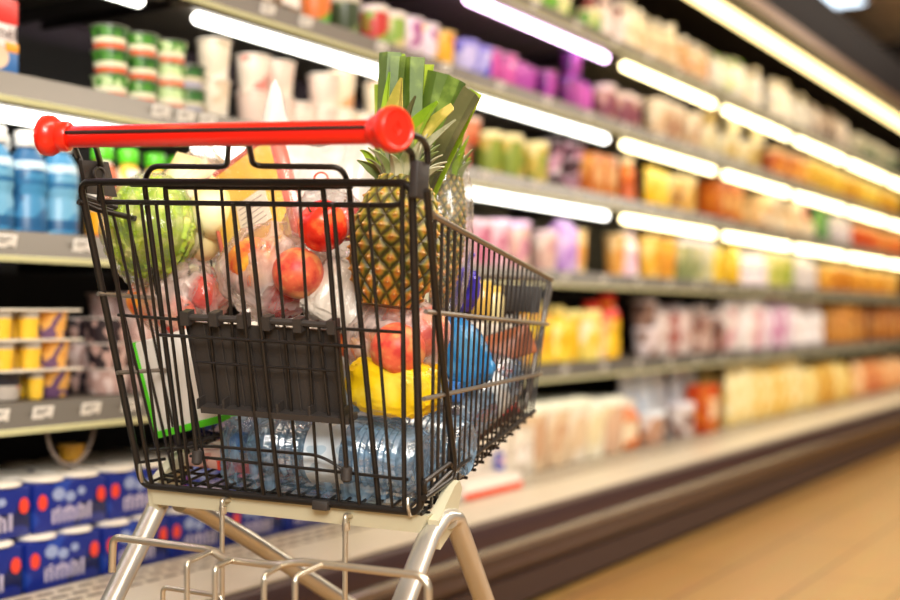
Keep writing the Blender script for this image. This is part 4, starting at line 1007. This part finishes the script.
def blade(bm, pts, widths, wd, thick=.0012, fold=.25, nfil=6):
    """folded leaf swept along pts; wd = width direction"""
    P = [Vector(p) for p in pts]
    # resample quadratic/catmull
    Q = []
    n = 12
    for k in range(n+1):
        t = k/n
        if len(P) == 3: q = P[0]*(1-t)**2+P[1]*2*t*(1-t)+P[2]*t*t
        else:
            f = t*(len(P)-1); i = min(int(f), len(P)-2); q = P[i].lerp(P[i+1], f-i)
        Q.append(q)
    rows = []
    for k, q in enumerate(Q):
        t = k/n; f = t*(len(widths)-1); i = min(int(f), len(widths)-2); w = widths[i]*(1-(f-i))+widths[i+1]*(f-i)
        tg = (Q[min(k+1, n)]-Q[max(k-1, 0)]).normalized(); wdv = (Vector(wd)-tg*Vector(wd).dot(tg)).normalized(); nn = tg.cross(wdv)
        row = []
        for xx in (-1, -.5, 0, .5, 1): row.append(q+wdv*w/2*xx+nn*fold*w*(abs(xx)-.5))
        rows.append((row, nn))
    fr = [[bm.verts.new(p) for p in r] for r, nn in rows]; bk = [[bm.verts.new(p+nn*thick) for p in r] for r, nn in rows]
    for k in range(n):
        for i in range(4):
            bm.faces.new((fr[k][i], fr[k][i+1], fr[k+1][i+1], fr[k+1][i])); bm.faces.new((bk[k][i], bk[k+1][i], bk[k+1][i+1], bk[k][i+1]))
        bm.faces.new((fr[k][0], fr[k+1][0], bk[k+1][0], bk[k][0])); bm.faces.new((fr[k][4], bk[k][4], bk[k+1][4], fr[k+1][4]))
    for i in range(4):
        bm.faces.new((fr[0][i], bk[0][i], bk[0][i+1], fr[0][i+1])); bm.faces.new((fr[n][i], fr[n][i+1], bk[n][i+1], bk[n][i]))
M_crown = skin_mat('crown_leaf', '#6c7a42', '#9aa070', '#4a5a26', 30, .5)
M_crown2 = skin_mat('crown_leaf_pale', '#a8a888', '#c8c0a0', '#7a8050', 30, .5)
M_crowny = skin_mat('crown_leaf_yellow', '#a8a040', '#6f8030', '#d8c468', 30, .5)
def pineapple(p, R, H, Rm, label, nleaf, seed, hspread=.75, lscale=1., mats=(M_crown,)):
    r = empty('pineapple'); put(r, p, Rm); link('body', pineapple_body(R, H), M_rind, r)
    random.seed(seed)
    for k in range(nleaf):
        a = k*2.39996; lvl = k/nleaf; sp = hspread*(1-lvl*.75); L = (.055+.075*lvl)*lscale
        d = Vector((math.cos(a), math.sin(a), 0)); b = Vector((0, 0, H/2-.006))+d*R*.5*(1-lvl*.7)
        tip = b+d*L*sp+Vector((0, 0, L*(1.1-sp*.5))); midp = b+d*L*sp*.25+Vector((0, 0, L*.6))
        bm = NB(); blade(bm, [b, midp, tip], [.024*lscale**.5, .02*lscale**.5, .0012], (-math.sin(a), math.cos(a), 0), fold=.28)
        link('crown_leaf', bm, mats[k % len(mats)], r)
    tag(r, label, 'pineapple'); return r
pineapple(on_v(396, 242, .17), .060, .178, rot(x=-6, y=2), 'ripe pineapple standing in the basket\'s right rear corner', 34, 5, .85, .62, (M_crown2, M_crown, M_crown2, M_crown))
# leeks: cut green tops
M_leek = skin_mat('leek_green', '#50681f', '#3a5218', '#78903a', 22, .4)
M_leekl = skin_mat('leek_light', '#86a820', '#64901c', '#b4c844', 16, .4)
M_leekd = skin_mat('leek_dull', '#5a5a34', '#484a28', '#7a744c', 16, .45)
M_leekw = mat('leek_white', '#e6e8cc', .4)
VB = .27
def leek(label, leaves, stalk, seed):
    r = empty('leek'); put(r, Vector((0, 0, 0)))
    for (pts, w, m, f) in leaves:
        P = [on_v(x, y, v) for x, y, v in pts]; k = 1.9/F_PX
        bm = NB(); blade(bm, P, [a*k for a in w], (.98, 0, .0) if abs(P[-1].x-P[0].x) < .03 else Vector((P[-1]-P[0]).cross(Vector((0, 1, 0)))).normalized()+Vector((0, f[1], 0)), .0018, f[0])
        link('leaf', bm, m, r)
    bm = NB(); tube(bm, [on_v(*q) for q in stalk], .016, 16, .03); link('stalk', bm, M_leekw, r)
    tag(r, label, 'leek'); return r
leek('leek with two straight cut leaves standing left of the fan of leek tops', [
    ([(380, 190, .27), (384, 120, .27), (389, 52, .27)], (12, 18, 24), M_leek, (.22, .3)),
    ([(388, 190, .262), (394, 125, .262), (399, 56, .262)], (10, 13, 16), M_leek, (-.2, .3)),
    ([(386, 190, .285), (390, 130, .285), (394, 54, .285)], (12, 16, 22), M_leekl, (.1, .3)),
    ([(378, 190, .29), (380, 145, .29), (378, 84, .29)], (8, 10, 9), M_leekl, (.1, .3))],
    [(384, 200, .28), (388, 260, .29), (392, 330, .30)], 1)
leek('leek with a wide fan of cut green leaves rising above the right handle cap', [
    ([(418, 190, .275), (408, 130, .27), (412, 57, .265)], (14, 20, 24), M_leek, (.25, .3)),
    ([(420, 190, .285), (416, 130, .285), (424, 64, .28)], (14, 20, 22), M_leekl, (-.15, .3)),
    ([(424, 190, .285), (424, 130, .28), (438, 72, .275)], (16, 20, 24), M_leek, (.2, .3)),
    ([(426, 190, .30), (430, 130, .295), (449, 76, .29)], (14, 18, 18), M_leekl, (-.1, .3)),
    ([(424, 192, .28), (436, 135, .275), (459, 80, .27)], (16, 22, 24), M_leek, (.2, .3)),
    ([(424, 200, .265), (444, 145, .26), (474, 93, .25)], (16, 22, 24), M_leekd, (.24, .3)),
    ([(428, 200, .29), (452, 140, .285), (476, 92, .28)], (14, 18, 16), M_leekl, (-.1, .3))],
    [(424, 195, .285), (420, 260, .29), (416, 330, .30)], 2)
# loose outer crown leaves in front of the leeks
r = empty('leafy_bunch'); put(r, Vector((0, 0, 0)))
for pts, w, m in (([(392, 150, .22), (396, 105, .21), (402, 78, .20)], (18, 24, 3), M_crowny), ([(404, 160, .21), (412, 128, .20), (438, 102, .19)], (16, 24, 3), M_leekl),
                  ([(404, 165, .205), (418, 135, .20), (453, 107, .19)], (16, 20, 8), M_crowny), ([(400, 165, .22), (404, 120, .21), (416, 96, .20)], (12, 12, 2), M_leekd),
                  ([(384, 165, .23), (384, 110, .225), (390, 72, .22)], (10, 11, 2), M_leekl), ([(404, 170, .20), (424, 145, .19), (456, 120, .18)], (10, 10, 2), M_crown2),
                  ([(378, 170, .2), (368, 150, .19), (360, 150, .18)], (10, 8, 1), M_leekl), ([(384, 178, .2), (370, 165, .18), (357, 160, .17)], (12, 10, 1), M_crown)):
    P = [on_v(*q) for q in pts]; bm = NB(); k = 1.85/F_PX
    blade(bm, P, [a*k for a in w], Vector((P[-1]-P[0]).cross(Vector((0, 1, 0)))).normalized()+Vector((0, .3, 0)), .001, .25); link('leaf', bm, m, r)
tag(r, 'loose yellow-green pointed leaves curling in front of the leek tops', 'leaves')
# second fruit in bag behind right post
pineapple(on_v(440, 240, .36), .036, .20, rot(x=0, y=6), 'yellow-green produce in a clear bag behind the right corner bracket', 22, 9, .45, .62, (M_crown, M_leekl))
lobj('plastic_bag', bagmesh(.048, .05, .160, 47, .10, .05, 2.4, twist=.75), M_film, 'tall clear bag around the yellow-green produce behind the right corner bracket', 'plastic bag', p=on_v(440, 238, .36))
# white carton with green edge
r = empty('food_carton'); put(r, on_v(189, 379, .20), rot(x=4, y=-17, z=5))
bm = NB(); box(bm, -.066, .066, -.026, .026, -.073, .073, bev=.003); link('body', bm, mat('carton_pale', '#e4ded6', .45), r)
bm = NB()
box(bm, -.0675, -.058, -.0275, .0275, -.0745, .074, bev=.001); box(bm, -.0675, .0675, -.0275, .0275, -.0745, -.064, bev=.001); link('green_edge', bm, mat('edge_green', '#52c81e', .35), r)
tag(r, 'white carton with bright green edges leaning left of the folded seat panel', 'carton')
# dark blue packet below it
r = empty('blue_packet'); put(r, on_v(218, 436, .30), rot(x=-30, y=8, z=10))
bm, b2, _ = b_pouch(.13, .09, .05, None, None); link('body', bm, printed('blue_white_pack', '#1c2e7c', '#1a2a70', '#c4b4cc', 30), r); link('top_seal', b2, mat('seal_blue', '#24388a', .3), r)
tag(r, 'dark blue and white packet lying low beside the water bottles', 'packet')
# flat pinkish pack on basket floor
r = empty('flat_pack'); put(r, Vector((-.08, .33, floorw(.33)+.004)), rot(x=10.8))
bm = NB(); box(bm, -.12, .10, -.15, .13, .003, .020, bev=.004); link('body', bm, printed('floor_pack', '#c89a8c', '#e0d0c0', '#a8605a', 38), r)
bm = NB(); box(bm, -.06, .02, -.152, -.149, .004, .018); link('red_end', bm, mat('pack_red_end', '#c8402c', .4), r)
tag(r, 'flat pinkish pack lying on the basket floor left of the water bottles', 'pack')
r = empty('red_pack'); put(r, Vector((.10, .50, floorw(.50)+.004)), rot(x=10.8))
bm = NB(); box(bm, -.12, .07, -.13, .11, .003, .022, bev=.004); link('body', bm, printed('red_pack_print', '#c8241c', '#e03a2a', '#5a1c1a', 30), r)
bm = NB(); box(bm, .0705, .0715, -.10, .09, .006, .018); link('side_print', bm, mat('pack_dark', '#3a1a18', .4), r)
tag(r, 'flat red pack on the basket floor near the front right', 'pack')
# yellow bag
r = empty('yellow_bag'); put(r, on_v(393, 386, .155), rot(x=8, y=4))
bm = bagmesh(.064, .036, .040, 53, .08, .05, 2.2, 5, sq=.7); link('bag', bm, skin_mat('yellow_film', '#f4cc14', '#e4b008', '#fae050', 14, .28), r)
bm = NB(); box(bm, -.05, .05, .038, .0400, -.006, .03); link('seam', bm, mat('yellow_seam', '#e8bc18', .3), r)
tag(r, 'bright yellow soft bag on top of the water bottles', 'bag')
# water bottles
M_pet = film('bottle_plastic', '#9cc4e6', .8, .5, 45, .1)
M_petcap = mat('bottle_cap_blue', '#3a7ac8', .3); M_lab = printed('water_label', '#c9d3dc', '#a8bccb', '#e4e6e6', 18, .3)
def water_bottle():
    r = empty('water_bottle'); R = .047; H = .30; bm = NB(); prof = [(R*.55, .004), (R*.8, 0), (R, .012)]
    for k in range(8): prof += [(R, .02+k*.0095), (R*.93, .0245+k*.0095)]
    prof += [(R, .10), (R, .165)]
    for k in range(5): prof += [(R, .17+k*.011), (R*.92, .1755+k*.011)]
    prof += [(R, .228), (R*.85, .25), (R*.45, .275), (.013, .283), (.013, .292)]
    lathe(bm, prof, 28); link('bottle_wall', bm, M_pet, r)
    bm = NB(); lathe(bm, [(R*1.012, .108), (R*1.012, .163)], 28, cap0=False, cap1=False); link('label', bm, M_lab, r)
    bm = NB(); lathe(bm, [(.015, .288), (.0155, .289), (.0155, .304), (.014, .306)], 18); link('cap', bm, M_petcap, r)
    return r
wb = water_bottle(); first = True
for (u, v, w), R, lb in ((((.195, .178, -.362)), rot(y=-90), 'water bottle lying at the very back of the cart, nearest the seat panel'),
                         (((.215, .276, -.352)), rot(y=-90), 'water bottle lying crosswise behind the nearest one'),
                         (((-.12, .31, -.275)), rot(y=90, z=0), 'water bottle lying on the others just under the yellow bag')):
    o = wb if first else copy_tree(wb); first = False; put(o, Vector((u, v, w)), R); tag(o, lb, 'water bottle')
for k, (u, v, w) in enumerate(((.145, .34, -.335), (.045, .34, -.335), (-.055, .34, -.335))):
    o = copy_tree(wb); put(o, Vector((u, v, w)), rot(x=-74, y=0, z=0) @ Matrix.Rotation(.0, 4, 'Z')); tag(o, ('water bottle lying lengthwise along the right side wires', 'water bottle lying lengthwise next to the one at the right side wires', 'water bottle lying lengthwise in the middle of the basket floor')[k], 'water bottle')
lobj('shrink_wrap', bagmesh(.158, .052, .062, 61, .06, .05, 3.0, 5, sq=.5), film('wrap_blue', '#a4cbea', .55, .4, 24, .12), 'crinkled clear wrap around the water bottles at the basket\'s rear', 'shrink wrap', p=on_v(325, 458, .205))
# blue bag, purple bag, brown packet towards the front
r = empty('blue_bag'); put(r, on_v(463, 355, .36), rot(x=0, y=-33, z=20))
bm = bagmesh(.038, .036, .052, 67, .08, .03, 2.2, 5, sq=.6); link('bag', bm, skin_mat('blue_film', '#2a7cb8', '#1c5c98', '#58a0d0', 16, .25), r)
bm = NB(); box(bm, -.018, .018, -.002, .002, .042, .062); link('seal', bm, mat('blue_seal', '#2a78b8', .3), r)
tag(r, 'teal blue bag seen through the right side wires', 'bag')
r = empty('purple_bag'); put(r, on_v(465, 290, .46), rot(y=8))
bm = bagmesh(.020, .024, .034, 71, .14, .12, 2.2, 4, sq=.8); link('bag', bm, skin_mat('purple_film', '#3a2c9a', '#5a4ac0', '#241a6a', 20, .22), r)
bm = NB(); tube(bm, [(0, 0, .03), (-.003, 0, .045), (.002, 0, .06)], [.005, .003, .006], 8); link('knot', bm, mat('knot_violet', '#6a5ac8', .3), r)
tag(r, 'small purple bag with a knot just above the blue bag', 'bag')
r = empty('brown_packet'); put(r, on_v(503, 362, .58), rot(x=0, y=-20, z=25))
bm, b2, _ = b_pouch(.12, .05, .05, None, None); link('body', bm, mat('brown_pack', '#9a5a3c', .35, noise_amt=.2), r); link('top_seal', b2, mat('silver_seal', '#c8bcb4', .2, .8), r)
tag(r, 'brown packet with silvery top near the front of the basket', 'packet')
r = empty('red_packet'); put(r, on_v(492, 392, .56), rot(y=10, z=20))
bm, b2, _ = b_pouch(.05, .05, .04, None, None); link('body', bm, printed('redgrey_pack', '#b83438', '#5a4a58', '#d8c0c0', 50), r); link('top_seal', b2, mat('seal_red', '#b8403c', .3), r)
tag(r, 'small red and grey packet below the brown packet', 'packet')
# foil cartons standing at front
for k, (x, y, v, c, lb) in enumerate(((482, 300, .62, '#c8a04a', 'small golden jar behind the purple bag'), (493, 305, .64, '#d8c890', 'pale cream jar near the front panel'))):
    r = empty('jar'); put(r, on_v(x, y, v)); bm = NB(); lathe(bm, [(.017, -.03), (.019, -.026), (.019, .015), (.015, .022)], 18); link('glass', bm, mat('jar%d' % k, c, .2), r)
    bm = NB(); lathe(bm, [(.016, .022), (.0165, .023), (.0165, .032), (.015, .033)], 18); link('lid', bm, mat('jarlid%d' % k, '#e0c060', .3), r); tag(r, lb, 'jar')

# ------------------------------------------------------------------ light
def area(name, loc, sx, sy, power, col, rot_=(0, 0, 0)):
    l = bpy.data.lights.new(name, 'AREA'); l.shape = 'RECTANGLE'; l.size = sx; l.size_y = sy; l.energy = power; l.color = rgb(col)[:3]
    o = bpy.data.objects.new(name, l); COL.objects.link(o); o.location = loc; o.rotation_euler = rot_; return o
for k, s in enumerate((-1.6, 1.2, 4.2, 7.4, 10.2)):
    p = sh(s, -.3, 3.12); area('aisle_and_fill_lamp', p, 2.0, .5, 48 if s < 2 else 80, '#fff3e2', (0, 0, RZ))
p = sh(-1.6, -1.6, 2.6); area('aisle_and_fill_lamp', p, 2.0, 1.3, 240, '#fffaf2', (math.radians(48), 0, RZ-PI/2+.5))  # added fill lamp behind the camera, tilted down to brighten the cart's rear
# visible fluorescent fitting in the ceiling
fx = empty('ceiling_light', sh(9.15, 2.32, 3.196), RZ)
bm = NB(); box(bm, -.62, .62, -.16, .16, -.03, 0.003, bev=.004); link('frame', bm, mat('fitting_white', '#d8d8d4', .4), fx)
bm = NB(); box(bm, -.58, .58, -.12, .12, -.034, -.028); link('diffuser', bm, emit('diffuser', '#dff0ff', 2.5), fx)
tag(fx, 'white fluorescent fitting in the ceiling beyond the chiller canopy', 'ceiling light')
w = bpy.data.worlds.new('world'); scene.world = w; w.use_nodes = True
bg = w.node_tree.nodes['Background']; bg.inputs[0].default_value = rgb('#e8e2da'); bg.inputs[1].default_value = .22
vs = scene.view_settings
scene.display_settings.display_device = 'sRGB'
vs.view_transform = 'Standard'; vs.look = 'None'; vs.gamma = 1; vs.use_curve_mapping = False; vs.exposure = .2
scene.cycles.max_bounces = 6; scene.cycles.transparent_max_bounces = 14
scene.cycles.use_adaptive_sampling = True
